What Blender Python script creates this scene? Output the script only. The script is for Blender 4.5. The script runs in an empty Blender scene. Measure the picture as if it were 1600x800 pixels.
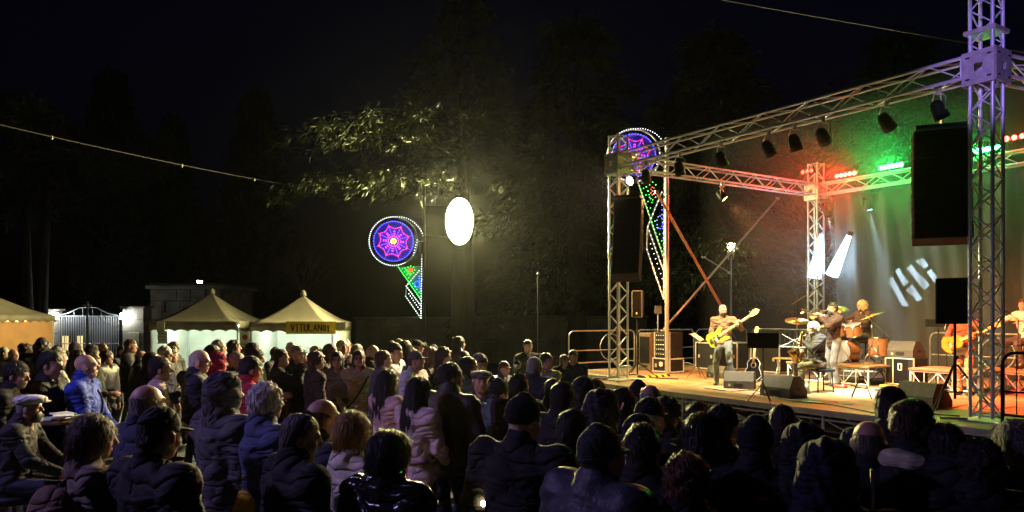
import bpy, math, random
import numpy as np
from mathutils import Vector, Matrix

# ------------------------------------------------------------------ camera, world, light
sc = bpy.context.scene
COL = sc.collection
F_PX, HZ, CAMH = 1163.0, 492.0, 2.13          # focal length in photo pixels, horizon row, camera height
cam_d = bpy.data.cameras.new('camera')
cam = bpy.data.objects.new('camera', cam_d)
COL.objects.link(cam)
cam.location = (0, 0, CAMH)
cam.rotation_euler = (math.radians(90), 0, 0)
cam_d.sensor_width = 36.0
cam_d.lens = 36.0 * F_PX / 1600.0
cam_d.shift_y = (HZ - 400.0) / 1600.0
cam_d.clip_start = 0.05
cam_d.clip_end = 600.0
sc.camera = cam

wd = bpy.data.worlds.new('World')
sc.world = wd
wd.use_nodes = True
wn = wd.node_tree
bg = wn.nodes['Background']
sky = wn.nodes.new('ShaderNodeTexSky')
sky.sky_type = 'NISHITA'
sky.sun_disc = False
sky.sun_elevation = math.radians(-1.5)
sky.sun_rotation = math.radians(200.0)
tint = wn.nodes.new('ShaderNodeMix'); tint.data_type = 'RGBA'; tint.blend_type = 'MULTIPLY'; tint.inputs[0].default_value = 1.0
tint.inputs[7].default_value = (.22, .24, 1.0, 1)          # deep blue night sky
wn.links.new(sky.outputs[0], tint.inputs[6]); wn.links.new(tint.outputs[2], bg.inputs[0])
bg.inputs[1].default_value = 0.012

moon_d = bpy.data.lights.new('moon', 'SUN')
moon_d.energy = 0.004
moon_d.angle = math.radians(0.5)
moon_d.color = (0.8, 0.87, 1.0)
moon = bpy.data.objects.new('moon', moon_d)
moon.rotation_euler = (math.radians(50), 0, math.radians(20))
COL.objects.link(moon)

vs = sc.view_settings
vs.view_transform = 'Standard'
vs.look = 'None'
vs.exposure = 0.0
vs.gamma = 1.0
vs.use_curve_mapping = False
sc.cycles.use_denoising = True
sc.cycles.max_bounces = 6
sc.cycles.diffuse_bounces = 3
sc.cycles.glossy_bounces = 3
sc.cycles.volume_bounces = 0
sc.cycles.volume_step_rate = 4.0
sc.cycles.sample_clamp_indirect = 4.0
sc.cycles.use_light_tree = True

random.seed(7)
rng = np.random.default_rng(7)

# ------------------------------------------------------------------ helpers
def W(px, py, Y):
    """photo pixel + distance -> world point"""
    return Vector(((px - 800.0) / F_PX * Y, Y, CAMH - (py - HZ) / F_PX * Y))

HS = 0.65                                     # stage floor height
def on_stage(px, py, z=HS):
    s = (py - HZ) / (CAMH - z)
    return Vector(((px - 800.0) / s, F_PX / s, z))

def smooth01(a, b, x):
    t = min(1.0, max(0.0, (x - a) / (b - a)))
    return t * t * (3 - 2 * t)

def gz(x, y):
    """the square falls away gently towards the tents"""
    return -0.38 * smooth01(9.0, 22.0, y) * smooth01(1.5, -4.0, x - (y - 20) * 0.1)

MATS = {}
def mat(name, col, rough=0.8, metal=0.0, var=0.12, scale=6.0, bump=0.0, bscale=60.0, spec=0.5, emit=None, estr=0.0, sheen=0.0, stretch=None, coat=0.0):
    if name in MATS:
        return MATS[name]
    m = bpy.data.materials.new(name)
    m.use_nodes = True
    nt = m.node_tree
    b = nt.nodes['Principled BSDF']
    b.inputs['Roughness'].default_value = rough
    b.inputs['Metallic'].default_value = metal
    b.inputs['Specular IOR Level'].default_value = spec
    if coat:
        b.inputs['Coat Weight'].default_value = coat
    if sheen:
        b.inputs['Sheen Weight'].default_value = sheen
    tc = nt.nodes.new('ShaderNodeTexCoord')
    src = tc.outputs['Object']
    if stretch:
        mp = nt.nodes.new('ShaderNodeMapping')
        mp.inputs['Scale'].default_value = stretch
        nt.links.new(src, mp.inputs[0])
        src = mp.outputs[0]
    if var > 0:
        n = nt.nodes.new('ShaderNodeTexNoise')
        n.inputs['Scale'].default_value = scale
        n.inputs['Detail'].default_value = 4.0
        nt.links.new(src, n.inputs['Vector'])
        r = nt.nodes.new('ShaderNodeValToRGB')
        c = Vector(col[:3])
        r.color_ramp.elements[0].position = 0.3
        r.color_ramp.elements[1].position = 0.7
        r.color_ramp.elements[0].color = (*[max(0, x * (1 - var)) for x in c], 1)
        r.color_ramp.elements[1].color = (*[min(1, x * (1 + var)) for x in c], 1)
        nt.links.new(n.outputs[0], r.inputs[0])
        nt.links.new(r.outputs[0], b.inputs['Base Color'])
    else:
        b.inputs['Base Color'].default_value = (*col[:3], 1)
    if bump > 0:
        n2 = nt.nodes.new('ShaderNodeTexNoise')
        n2.inputs['Scale'].default_value = bscale
        n2.inputs['Detail'].default_value = 3.0
        nt.links.new(src, n2.inputs['Vector'])
        bp = nt.nodes.new('ShaderNodeBump')
        bp.inputs['Strength'].default_value = bump
        bp.inputs['Distance'].default_value = 0.02
        nt.links.new(n2.outputs[0], bp.inputs['Height'])
        nt.links.new(bp.outputs[0], b.inputs['Normal'])
    if emit is not None:
        b.inputs['Emission Color'].default_value = (*emit, 1)
        b.inputs['Emission Strength'].default_value = estr
    MATS[name] = m
    return m

def crease(m, strength=0.8):
    """sharp cloth wrinkles: ridges of a stretched, distorted noise"""
    nt = m.node_tree
    if nt.nodes.get('crease'): return m
    b = nt.nodes['Principled BSDF']; tc = nt.nodes.new('ShaderNodeTexCoord')
    mp = nt.nodes.new('ShaderNodeMapping'); mp.inputs['Scale'].default_value = (1.0, 1.0, 2.1); mp.inputs['Rotation'].default_value = (.35, .25, 0)
    n = nt.nodes.new('ShaderNodeTexNoise'); n.inputs['Scale'].default_value = 4.2; n.inputs['Detail'].default_value = 1.5; n.inputs['Distortion'].default_value = .8
    a = nt.nodes.new('ShaderNodeMath'); a.operation = 'SUBTRACT'; a.inputs[1].default_value = .5
    c = nt.nodes.new('ShaderNodeMath'); c.operation = 'ABSOLUTE'
    p = nt.nodes.new('ShaderNodeMath'); p.operation = 'POWER'; p.inputs[1].default_value = .55
    bp = nt.nodes.new('ShaderNodeBump'); bp.name = 'crease'; bp.inputs['Strength'].default_value = strength; bp.inputs['Distance'].default_value = .06
    L = nt.links
    L.new(tc.outputs['Object'], mp.inputs[0]); L.new(mp.outputs[0], n.inputs['Vector']); L.new(n.outputs[0], a.inputs[0]); L.new(a.outputs[0], c.inputs[0]); L.new(c.outputs[0], p.inputs[0]); L.new(p.outputs[0], bp.inputs['Height'])
    if b.inputs['Normal'].links: L.new(b.inputs['Normal'].links[0].from_socket, bp.inputs['Normal'])
    L.new(bp.outputs[0], b.inputs['Normal'])
    return m

def cloth(col, rough=0.85, kind='cloth'):
    key = '%s_%03d_%03d_%03d_%02d' % (kind, int(col[0] * 999), int(col[1] * 999), int(col[2] * 999), int(rough * 100))
    if kind == 'shiny':
        return crease(mat(key, col, 0.2, var=0.15, bump=0.35, bscale=16, spec=0.7), 1.0)
    if kind == 'denim':
        return mat(key, col, 0.9, var=0.35, scale=9, bump=0.3, bscale=90, stretch=(1, 1, 0.4))
    if kind == 'hair':
        return mat(key, col, 0.5, var=0.45, scale=45, bump=0.9, bscale=70, stretch=(1.0, 1.0, 0.12))
    if kind == 'knit':
        return mat(key, col, 0.95, var=0.4, scale=14, bump=0.6, bscale=60, stretch=(0.3, 0.3, 2.5))
    if kind == 'puffer':
        return mat(key, col, 0.55, var=0.15, bump=0.4, bscale=30)
    return crease(mat(key, col, rough, var=0.18, scale=7, bump=0.2, bscale=70))

def tag(o, label=None, cat=None, group=None, kind=None):
    if label: o['label'] = label
    if cat: o['category'] = cat
    if group: o['group'] = group
    if kind: o['kind'] = kind
    return o

def empty(name, loc=(0, 0, 0), rz=0.0, label=None, cat=None, group=None):
    o = bpy.data.objects.new(name, None)
    o.empty_display_size = 0.1
    COL.objects.link(o)
    o.location = loc
    o.rotation_euler = (0, 0, rz)
    return tag(o, label, cat, group)

def link(name, me, parent=None, loc=(0, 0, 0), rot=(0, 0, 0), m=None):
    o = bpy.data.objects.new(name, me)
    COL.objects.link(o)
    if parent: o.parent = parent
    o.location = loc
    o.rotation_euler = rot
    if m is not None:
        if not me.materials:
            me.materials.append(m)
        elif me.materials[0] is not m:
            o.material_slots[0].link = 'OBJECT'
            o.material_slots[0].material = m
    return o

def np_mesh(name, V, Q, smooth=True):
    me = bpy.data.meshes.new(name)
    V = np.asarray(V, dtype=np.float32); Q = np.asarray(Q, dtype=np.int32)
    n = Q.shape[1]
    me.vertices.add(len(V)); me.vertices.foreach_set('co', V.ravel())
    me.loops.add(Q.size); me.loops.foreach_set('vertex_index', Q.ravel())
    me.polygons.add(len(Q))
    me.polygons.foreach_set('loop_start', np.arange(0, Q.size, n, dtype=np.int32))
    me.polygons.foreach_set('use_smooth', np.full(len(Q), smooth, dtype=bool))
    me.update(calc_edges=True)
    me.validate()
    return me

class MB:
    """mesh builder in the local space of a thing"""
    def __init__(s): s.v = []; s.f = []; s.sm = []
    def add(s, v, f, smooth=False):
        b = len(s.v); s.v += [tuple(p) for p in v]
        for q in f: s.f.append(tuple(i + b for i in q)); s.sm.append(smooth)
        return s
    def box(s, c, d, M=None, bev=0.0):
        x, y, z = d[0] / 2, d[1] / 2, d[2] / 2
        if bev > 0:
            e = min(bev, x * .9, y * .9, z * .9)
            pts = []; ids = {}
            for sx in (-1, 1):
                for sy in (-1, 1):
                    for sz in (-1, 1):
                        for a in range(3):
                            p = [sx * x, sy * y, sz * z]
                            for k in range(3):
                                if k != a: p[k] -= (sx, sy, sz)[k] * e
                            ids[(sx, sy, sz, a)] = len(pts); pts.append(Vector(p))
            fs = []
            for a in range(3):
                o = [k for k in range(3) if k != a]
                for sg in (-1, 1):
                    q = []
                    for u, w in ((-1, -1), (1, -1), (1, 1), (-1, 1)):
                        k = [0, 0, 0]; k[a] = sg; k[o[0]] = u; k[o[1]] = w
                        q.append(ids[(*k, a)])
                    if (sg > 0) == (a == 1): q.reverse()
                    fs.append(q)
                for u in (-1, 1):
                    for w in (-1, 1):
                        k0 = [0, 0, 0]; k1 = [0, 0, 0]
                        k0[a] = -1; k1[a] = 1
                        for k in (k0, k1): k[o[0]] = u; k[o[1]] = w
                        fs.append([ids[(*k0, o[0])], ids[(*k1, o[0])], ids[(*k1, o[1])], ids[(*k0, o[1])]])
            for sx in (-1, 1):
                for sy in (-1, 1):
                    for sz in (-1, 1):
                        fs.append([ids[(sx, sy, sz, a)] for a in range(3)])
        else:
            pts = [Vector((i * x, j * y, k * z)) for i in (-1, 1) for j in (-1, 1) for k in (-1, 1)]
            fs = [(0, 1, 3, 2), (4, 6, 7, 5), (0, 4, 5, 1), (2, 3, 7, 6), (0, 2, 6, 4), (1, 5, 7, 3)]
        if M is not None: pts = [M @ p for p in pts]
        c = Vector(c)
        return s.add([p + c for p in pts], fs)
    def tube(s, a, b, r, n=8, r2=None, caps=True):
        a, b = Vector(a), Vector(b); r2 = r if r2 is None else r2
        d = (b - a)
        if d.length < 1e-6: return s
        q = d.to_track_quat('Z', 'Y').to_matrix()
        v = []
        for p, rr in ((a, r), (b, r2)):
            for i in range(n):
                t = 2 * math.pi * i / n
                v.append(p + q @ Vector((rr * math.cos(t), rr * math.sin(t), 0)))
        f = [(i, (i + 1) % n, n + (i + 1) % n, n + i) for i in range(n)]
        base = len(s.v)
        s.add(v, f, True)
        if caps:
            s.f.append(tuple(base + i for i in reversed(range(n)))); s.sm.append(False)
            s.f.append(tuple(base + n + i for i in range(n))); s.sm.append(False)
        return s
    def path(s, pts, r, n=6):
        for i in range(len(pts) - 1): s.tube(pts[i], pts[i + 1], r, n)
        return s
    def sweep(s, pts, radii, n=8):
        pts = [Vector(p) for p in pts]; v = []
        up = Vector((0.13, 0.21, 0.97))
        for i, p in enumerate(pts):
            d = (pts[min(i + 1, len(pts) - 1)] - pts[max(i - 1, 0)]).normalized()
            x = d.cross(up)
            if x.length < 0.05: x = d.cross(Vector((1, 0, 0)))
            x.normalize(); y = d.cross(x)
            r = radii[i] if hasattr(radii, '__len__') else radii
            for k in range(n):
                t = 2 * math.pi * k / n
                v.append(p + x * (r * math.cos(t)) + y * (r * math.sin(t)))
        f = []
        for i in range(len(pts) - 1):
            for k in range(n):
                f.append((i * n + k, i * n + (k + 1) % n, (i + 1) * n + (k + 1) % n, (i + 1) * n + k))
        b = len(s.v)
        s.add(v, f, True)
        s.f.append(tuple(b + k for k in reversed(range(n)))); s.sm.append(False)
        s.f.append(tuple(b + (len(pts) - 1) * n + k for k in range(n))); s.sm.append(False)
        return s
    def lathe(s, prof, n=16, M=None, closed=False):
        v = []
        for r, z in prof:
            for i in range(n):
                t = 2 * math.pi * i / n
                p = Vector((r * math.cos(t), r * math.sin(t), z))
                v.append(M @ p if M is not None else p)
        f = []
        for j in range(len(prof) - 1):
            for i in range(n):
                f.append((j * n + i, j * n + (i + 1) % n, (j + 1) * n + (i + 1) % n, (j + 1) * n + i))
        return s.add(v, f, True)
    def prism(s, poly, axis_from, axis_to):
        """poly: list of 3d points (planar) at axis_from, extruded by vector"""
        n = len(poly); e = Vector(axis_to) - Vector(axis_from)
        v = [Vector(p) for p in poly] + [Vector(p) + e for p in poly]
        f = [tuple(reversed(range(n))), tuple(range(n, 2 * n))] + [(i, (i + 1) % n, n + (i + 1) % n, n + i) for i in range(n)]
        return s.add(v, f)
    def mesh(s, name):
        me = bpy.data.meshes.new(name)
        me.from_pydata(s.v, [], s.f)
        me.polygons.foreach_set('use_smooth', s.sm)
        me.update()
        return me
    def build(s, name, m, parent=None, loc=(0, 0, 0), rot=(0, 0, 0)):
        return link(name, s.mesh(name), parent, loc, rot, m)

_unit = {}
def rod(name, a, b, r, m, parent=None, n=8):
    """one straight tube as an object of its own; alike tubes share the mesh"""
    a, b = Vector(a), Vector(b)
    key = (n, m.name)
    if key not in _unit:
        me = MB().tube((0, 0, 0), (0, 0, 1), 1.0, n).mesh('tube'); me.materials.append(m)
        _unit[key] = me
    o = bpy.data.objects.new(name, _unit[key]); COL.objects.link(o)
    if parent: o.parent = parent
    d = b - a
    o.matrix_basis = Matrix.Translation(a) @ d.to_track_quat('Z', 'Y').to_matrix().to_4x4() @ Matrix.Diagonal((r, r, d.length, 1))
    return o

def copy_tree(o, parent=None):
    c = o.copy(); COL.objects.link(c); c.parent = parent
    for ch in list(o.children): copy_tree(ch, c)
    return c

def lamp(kind, name, loc, target, energy, col, parent=None, size=0.1, spot=40, blend=0.4, sx=None, sy=None):
    d = bpy.data.lights.new(name, kind)
    d.energy = energy; d.color = col
    if kind == 'SPOT':
        d.spot_size = math.radians(spot); d.spot_blend = blend; d.shadow_soft_size = size
    elif kind == 'POINT':
        d.shadow_soft_size = size
    elif kind == 'AREA':
        d.shape = 'RECTANGLE'; d.size = sx or size; d.size_y = sy or size
    o = bpy.data.objects.new(name, d); COL.objects.link(o)
    o.location = loc
    if target is not None:
        o.rotation_euler = (Vector(target) - Vector(loc)).to_track_quat('-Z', 'Y').to_euler()
    return o

# common materials
M_ALU = mat('aluminium', (0.74, 0.79, 0.86), 0.40, 0.55, var=0.15, scale=14)
M_STEEL = mat('galvanised_steel', (0.5, 0.5, 0.48), 0.5, 0.7, var=0.25, scale=10)
M_BLK = mat('black_metal', (0.009, 0.009, 0.010), 0.6, 0.0, spec=0.25, var=0.3)
M_BLKP = mat('black_plastic', (0.010, 0.010, 0.011), 0.85, spec=0.12, var=0.3, bump=0.3, bscale=120)
M_GRILLE = mat('speaker_grille', (0.006, 0.006, 0.007), 0.9, spec=0.12, var=0.4, scale=160, bump=0.5, bscale=220)
M_WHITE = mat('white_plastic', (0.75, 0.74, 0.72), 0.5, var=0.06)
M_WOOD = mat('dark_wood', (0.12, 0.06, 0.03), 0.6, var=0.4, scale=8, stretch=(1, 8, 8))
M_CHROME = mat('chrome', (0.75, 0.75, 0.75), 0.15, 1.0, var=0.03)
M_BRASS = mat('brass', (0.75, 0.48, 0.14), 0.22, 1.0, var=0.1)
M_CABLE = mat('cable_rubber', (0.015, 0.015, 0.015), 0.7, var=0.1)
# ------------------------------------------------------------------ figures: distance-field bodies and clothes
class Field:
    def __init__(s, lo, hi, res):
        s.res = res; s.lo = np.array(lo, float)
        n = [int(math.ceil((hi[i] - lo[i]) / res)) + 1 for i in range(3)]
        s.ax = [s.lo[i] + res * np.arange(n[i]) for i in range(3)]
        s.F = np.full(n, 0.4)
    def grid(s):
        return s.ax[0][:, None, None], s.ax[1][None, :, None], s.ax[2][None, None, :]
    def _win(s, lo, hi):
        sl = []
        for i in range(3):
            a = max(0, int(math.floor((lo[i] - s.lo[i]) / s.res)))
            b = min(len(s.ax[i]), int(math.ceil((hi[i] - s.lo[i]) / s.res)) + 1)
            if b <= a: return None
            sl.append(slice(a, b))
        return tuple(sl)
    def _mix(s, lo, hi, fn, k):
        pad = k + 3 * s.res
        sl = s._win([x - pad for x in lo], [x + pad for x in hi])
        if sl is None: return
        X = s.ax[0][sl[0]][:, None, None]; Y = s.ax[1][sl[1]][None, :, None]; Z = s.ax[2][sl[2]][None, None, :]
        d = fn(X, Y, Z); a = s.F[sl]
        if k > 0:
            h = np.clip(0.5 + 0.5 * (a - d) / k, 0, 1)
            s.F[sl] = a * (1 - h) + d * h - k * h * (1 - h)
        else:
            s.F[sl] = np.minimum(a, d)
    def cone(s, a, b, ra, rb, k=0.03):
        a = np.array(a, float); b = np.array(b, float); ab = b - a; L2 = max(1e-9, float(ab @ ab)); r = max(ra, rb)
        def fn(X, Y, Z):
            px, py, pz = X - a[0], Y - a[1], Z - a[2]
            t = np.clip((px * ab[0] + py * ab[1] + pz * ab[2]) / L2, 0, 1)
            return np.sqrt((px - t * ab[0]) ** 2 + (py - t * ab[1]) ** 2 + (pz - t * ab[2]) ** 2) - (ra + (rb - ra) * t)
        s._mix(np.minimum(a, b) - r, np.maximum(a, b) + r, fn, k); return s
    @staticmethod
    def _ell(c, r, R):
        def fn(X, Y, Z):
            px, py, pz = X - c[0], Y - c[1], Z - c[2]
            if R is not None:
                px, py, pz = (R[0][0] * px + R[1][0] * py + R[2][0] * pz, R[0][1] * px + R[1][1] * py + R[2][1] * pz, R[0][2] * px + R[1][2] * py + R[2][2] * pz)
            k0 = np.sqrt((px / r[0]) ** 2 + (py / r[1]) ** 2 + (pz / r[2]) ** 2)
            k1 = np.sqrt((px / r[0] ** 2) ** 2 + (py / r[1] ** 2) ** 2 + (pz / r[2] ** 2) ** 2) + 1e-9
            return k0 * (k0 - 1) / k1
        return fn
    def ell(s, c, r, k=0.03, R=None):
        m = max(r) if R is not None else None
        rr = [m] * 3 if m else r
        s._mix([c[i] - rr[i] for i in range(3)], [c[i] + rr[i] for i in range(3)], s._ell(c, r, R), k); return s
    def cut_ell(s, c, r, R=None):
        X, Y, Z = s.grid(); s.F = np.maximum(s.F, -s._ell(c, r, R)(X, Y, Z)); return s
    def cut(s, fn):
        X, Y, Z = s.grid(); s.F = np.maximum(s.F, fn(X, Y, Z)); return s
    def warp(s, fn):
        X, Y, Z = s.grid(); s.F = s.F + fn(X, Y, Z); return s
    def net(s):
        F = s.F
        F[0] = F[-1] = 0.3; F[:, 0] = F[:, -1] = 0.3; F[:, :, 0] = F[:, :, -1] = 0.3
        S = F < 0
        c = sum(S[i:S.shape[0] - 1 + i, j:S.shape[1] - 1 + j, k:S.shape[2] - 1 + k].astype(np.int8) for i in (0, 1) for j in (0, 1) for k in (0, 1))
        act = np.argwhere((c > 0) & (c < 8))
        if len(act) == 0: return np.zeros((0, 3)), np.zeros((0, 4), int)
        corners = [(i, j, k) for i in (0, 1) for j in (0, 1) for k in (0, 1)]
        vals = np.stack([F[act[:, 0] + i, act[:, 1] + j, act[:, 2] + k] for i, j, k in corners], 1)
        acc = np.zeros((len(act), 3)); cnt = np.zeros(len(act))
        for a in range(8):
            for b in range(a + 1, 8):
                ca, cb = np.array(corners[a]), np.array(corners[b])
                if np.abs(ca - cb).sum() != 1: continue
                fa, fb = vals[:, a], vals[:, b]
                m = (fa < 0) != (fb < 0)
                t = np.where(m, fa / np.where(m, fa - fb, 1), 0)
                acc += np.where(m[:, None], ca + t[:, None] * (cb - ca), 0); cnt += m
        V = s.lo + s.res * (act + acc / cnt[:, None])
        vid = np.full(c.shape, -1, int); vid[tuple(act.T)] = np.arange(len(act))
        Q = []
        for ax in range(3):
            sa = [slice(None)] * 3; sb = [slice(None)] * 3
            sa[ax] = slice(0, -1); sb[ax] = slice(1, None)
            d = np.argwhere(S[tuple(sa)] != S[tuple(sb)])
            o1, o2 = (ax + 1) % 3, (ax + 2) % 3
            d = d[(d[:, o1] > 0) & (d[:, o2] > 0)]
            def cell(u, w):
                q = d.copy(); q[:, o1] -= u; q[:, o2] -= w
                return vid[tuple(q.T)]
            q = np.stack([cell(1, 1), cell(0, 1), cell(0, 0), cell(1, 0)], 1)
            flip = ~S[tuple(d.T)]
            q[flip] = q[flip][:, ::-1]
            Q.append(q)
        Q = np.concatenate(Q); Q = Q[(Q >= 0).all(1)]
        return V, Q

def rotz(a):
    c, s_ = math.cos(a), math.sin(a)
    return np.array([[c, -s_, 0], [s_, c, 0], [0, 0, 1.0]])
def rotx(a):
    c, s_ = math.cos(a), math.sin(a)
    return np.array([[1, 0, 0], [0, c, -s_], [0, s_, c]], float)

_cache = {}
CR = (0.078, 0.097, 0.092)       # cranium radii
HEADK = 0.94
def head_geo(res, build=0):
    key = ('head', res, build)
    if key in _cache: return _cache[key]
    f = Field((-.13, -.16, -.27), (.13, .16, .15), res)
    w = 1.0 + 0.06 * build
    f.ell((0, -.015, .03), (CR[0] * w, CR[1], CR[2]), 0)
    f.ell((0, .028, -.035), (.061 * w, .062, .085), .03)
    f.ell((0, .052, -.09), (.034 * w, .032, .026), .03)
    for sx in (-1, 1):
        f.ell((sx * .040 * w, .052, -.03), (.028, .03, .03), .02)
        f.ell((sx * .052 * w, .0, -.07), (.022, .045, .03), .025)
    f.cone((-.04, .076, .026), (.04, .076, .026), .013, .013, .02)
    f.cone((0, .088, .016), (0, .110, -.022), .009, .0135, .012)
    f.ell((-.012, .098, -.027), (.009, .012, .009), .008); f.ell((.012, .098, -.027), (.009, .012, .009), .008)
    f.ell((0, .085, -.056), (.026, .013, .008), .008); f.ell((0, .083, -.067), (.022, .013, .008), .006)
    for sx in (-1, 1):
        f.cut_ell((sx * .031, .096, .004), (.019, .014, .012))
        f.ell((sx * .031, .079, .004), (.013, .012, .011), .003)
        R = rotz(sx * -0.45)
        f.ell((sx * (.080 * w), -.012, -.012), (.010, .026, .034), .008, R)
    f.cone((0, -.025, -.05), (0, -.035, -.25), .054 * w, .062 * w, .03)
    V, Q = f.net()
    c = np.ones((len(V), 4))
    c[:, :3] = 1.0
    for sx in (-1, 1):
        d = np.linalg.norm((V - np.array([sx * .031, .089, .004])) / np.array([.012, .009, .006]), axis=1)
        c[d < 1.25, :3] = (0.18, 0.17, 0.17)
        d = np.abs(V[:, 2] - .028) < .006
        c[d & (np.abs(V[:, 0] - sx * .033) < .02) & (V[:, 1] > .06), :3] = (0.35, 0.28, 0.24)
    lips = (np.abs(V[:, 2] + .061) < .011) & (np.abs(V[:, 0]) < .025) & (V[:, 1] > .08)
    c[lips, :3] = (0.9, 0.55, 0.5)
    _cache[key] = (V, Q, c)
    return _cache[key]

def hand_geo(res, curl, side):
    key = ('hand', res, curl, side)
    if key in _cache: return _cache[key]
    f = Field((-.085, -.03, -.13), (.085, .215, .055), res)
    f.ell((0, .05, 0), (.041, .058, .017), 0)
    f.cone((0, -.02, 0), (0, .03, 0), .027, .026, .02)
    for i, (x, L, r) in enumerate(((.031, .070, .0092), (.0105, .080, .0096), (-.0105, .074, .0092), (-.030, .058, .0082))):
        p = np.array([x, .092 - abs(x) * .25, 0.0]); a = curl * (0.55 + 0.06 * i)
        for j, fr in enumerate((.46, .31, .25)):
            q = p + L * fr * np.array([x * .6, math.cos(a), -math.sin(a)])
            f.cone(p, q, r * (1 - .08 * j), r * (.94 - .1 * j), .004)
            p = q; a += curl * 0.85
    p = np.array([.034, .022, -.006])
    for (dx, dy, dz, L, r) in ((.7, .62, -.3, .042, .0125), (.38, .86, -.35 - curl * .3, .033, .0105), (.2, .85, -.3 - curl * .45, .026, .009)):
        d = np.array([dx, dy, dz]); d /= np.linalg.norm(d); q = p + d * L
        f.cone(p, q, r, r * .92, .008); p = q
    V, Q = f.net()
    if side < 0:
        V = V * np.array([-1, 1, 1]); Q = Q[:, ::-1]
    _cache[key] = (V, Q); return _cache[key]

def ik(a, t, l1, l2, pole):
    a, t, pole = Vector(a), Vector(t), Vector(pole)
    d = t - a; L = min(d.length, (l1 + l2) * .999)
    if d.length > L: t = a + d.normalized() * L
    d = (t - a).normalized()
    x = (l1 * l1 - l2 * l2 + L * L) / (2 * L); h = math.sqrt(max(0, l1 * l1 - x * x))
    pl = pole - d * pole.dot(d)
    pl = pl.normalized() if pl.length > 1e-4 else Vector((0, -1, 0))
    return a + d * x + pl * h, t

def pose_joints(p, sw=.19):
    """p: pose dict -> joints in person space (facing +Y, 1.75 m tall, feet on z=0)"""
    J = {}
    pel = Vector(p.get('pelvis', (0, 0, .95)))
    lean = Vector(p.get('lean', (0, 0.0, 1))).normalized()
    fwd = Vector((0, 1, 0)); fwd = (fwd - lean * fwd.dot(lean)).normalized(); rt = fwd.cross(lean)
    J['pel'], J['up'], J['fwd'], J['rt'] = pel, lean, fwd, rt
    J['chest'] = pel + lean * .38; J['neck'] = pel + lean * .545 + fwd * .0
    hp = Vector(p.get('headpush', (0, .02, 0)))
    J['head'] = J['neck'] + Vector((0, .012, .122)) + hp
    for s_, n in ((1, 'R'), (-1, 'L')):
        sh = pel + lean * (.462 + p.get('shrug', 0)) + rt * (s_ * sw)
        w = Vector(p.get('hand' + n, (s_ * .26, .06, .84)))
        el, w = ik(sh, w, .29, .265, p.get('elbow' + n, (s_ * .6, -1, -.3)))
        J['sh' + n], J['el' + n], J['wr' + n] = sh, el, w
        hip = pel + rt * (s_ * .09) + lean * -.03
        ft = Vector(p.get('foot' + n, (s_ * .11, -.02, .085)))
        kn, ft = ik(hip, ft, .43, .425, p.get('knee' + n, (s_ * .12, 1, 0)))
        J['hip' + n], J['kn' + n], J['an' + n] = hip, kn, ft
    return J

POSES = {
 'stand': {},
 'weight': dict(pelvis=(.02, 0, .94), footL=(-.16, .05, .085), footR=(.12, -.03, .085), handR=(.27, .03, .84), handL=(-.25, .1, .86)),
 'pockets': dict(handR=(.20, .13, .93), handL=(-.20, .13, .93), elbowR=(1, -.8, 0), elbowL=(-1, -.8, 0)),
 'front': dict(handR=(.05, .27, 1.02), handL=(-.04, .27, 1.0), elbowR=(.8, -.5, -.5), elbowL=(-.8, -.5, -.5)),
 'crossed': dict(handR=(-.12, .25, 1.19), handL=(.13, .24, 1.15), elbowR=(.8, .1, -.9), elbowL=(-.8, .1, -.9)),
 'phone': dict(handR=(.07, .34, 1.50), handL=(-.06, .34, 1.46), elbowR=(.6, .2, -1), elbowL=(-.6, .2, -1), curl=1.0),
 'onephone': dict(handR=(.10, .36, 1.44), elbowR=(.6, .2, -1), curl=1.0),
 'behind': dict(handR=(.06, -.20, .92), handL=(-.05, -.20, .92), elbowR=(1, -.6, 0), elbowL=(-1, -.6, 0)),
 'chat': dict(handR=(.16, .34, 1.16), elbowR=(.6, -.4, -1), handL=(-.2, .12, .92)),
 'shrug': dict(shrug=.02, handR=(.2, .13, .95), handL=(-.2, .13, .95), lean=(0, .06, 1)),
}

def torso_fn(J, prof, off=0.0, hemcut=None):
    """elliptical loft along the spine; prof rows: (height above pelvis, half width, half depth, forward shift)"""
    pel, up, fwd, rt = [np.array(J[k]) for k in ('pel', 'up', 'fwd', 'rt')]
    P = np.array(prof, float)
    def fn(X, Y, Z):
        px, py, pz = X - pel[0], Y - pel[1], Z - pel[2]
        u = px * up[0] + py * up[1] + pz * up[2]
        x = px * rt[0] + py * rt[1] + pz * rt[2]; y = px * fwd[0] + py * fwd[1] + pz * fwd[2]
        w = np.interp(u, P[:, 0], P[:, 1]) + off; d = np.interp(u, P[:, 0], P[:, 2]) + off; c = np.interp(u, P[:, 0], P[:, 3])
        y = y - c
        k0 = np.sqrt((x / w) ** 2 + (y / d) ** 2); k1 = np.sqrt((x / w ** 2) ** 2 + (y / d ** 2) ** 2) + 1e-6
        e = k0 * (k0 - 1) / k1
        return np.maximum(np.maximum(e, P[0, 0] - u - off * .3), u - P[-1, 0] - off)
    return fn

BODY = {
 'm': [(-.14, .15, .105, 0), (-.02, .165, .115, 0), (.12, .15, .11, .005), (.30, .175, .12, 0), (.42, .175, .11, -.005), (.50, .13, .085, -.01), (.56, .065, .06, 0)],
 'w': [(-.14, .155, .11, 0), (-.02, .17, .12, -.005), (.12, .13, .10, .005), (.30, .15, .125, .015), (.42, .15, .10, 0), (.50, .11, .08, -.005), (.56, .055, .055, 0)],
 'b': [(-.14, .17, .13, 0), (-.02, .19, .15, .015), (.12, .185, .155, .025), (.30, .195, .145, .01), (.42, .19, .125, 0), (.50, .14, .09, -.01), (.56, .07, .065, 0)],
}

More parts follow.
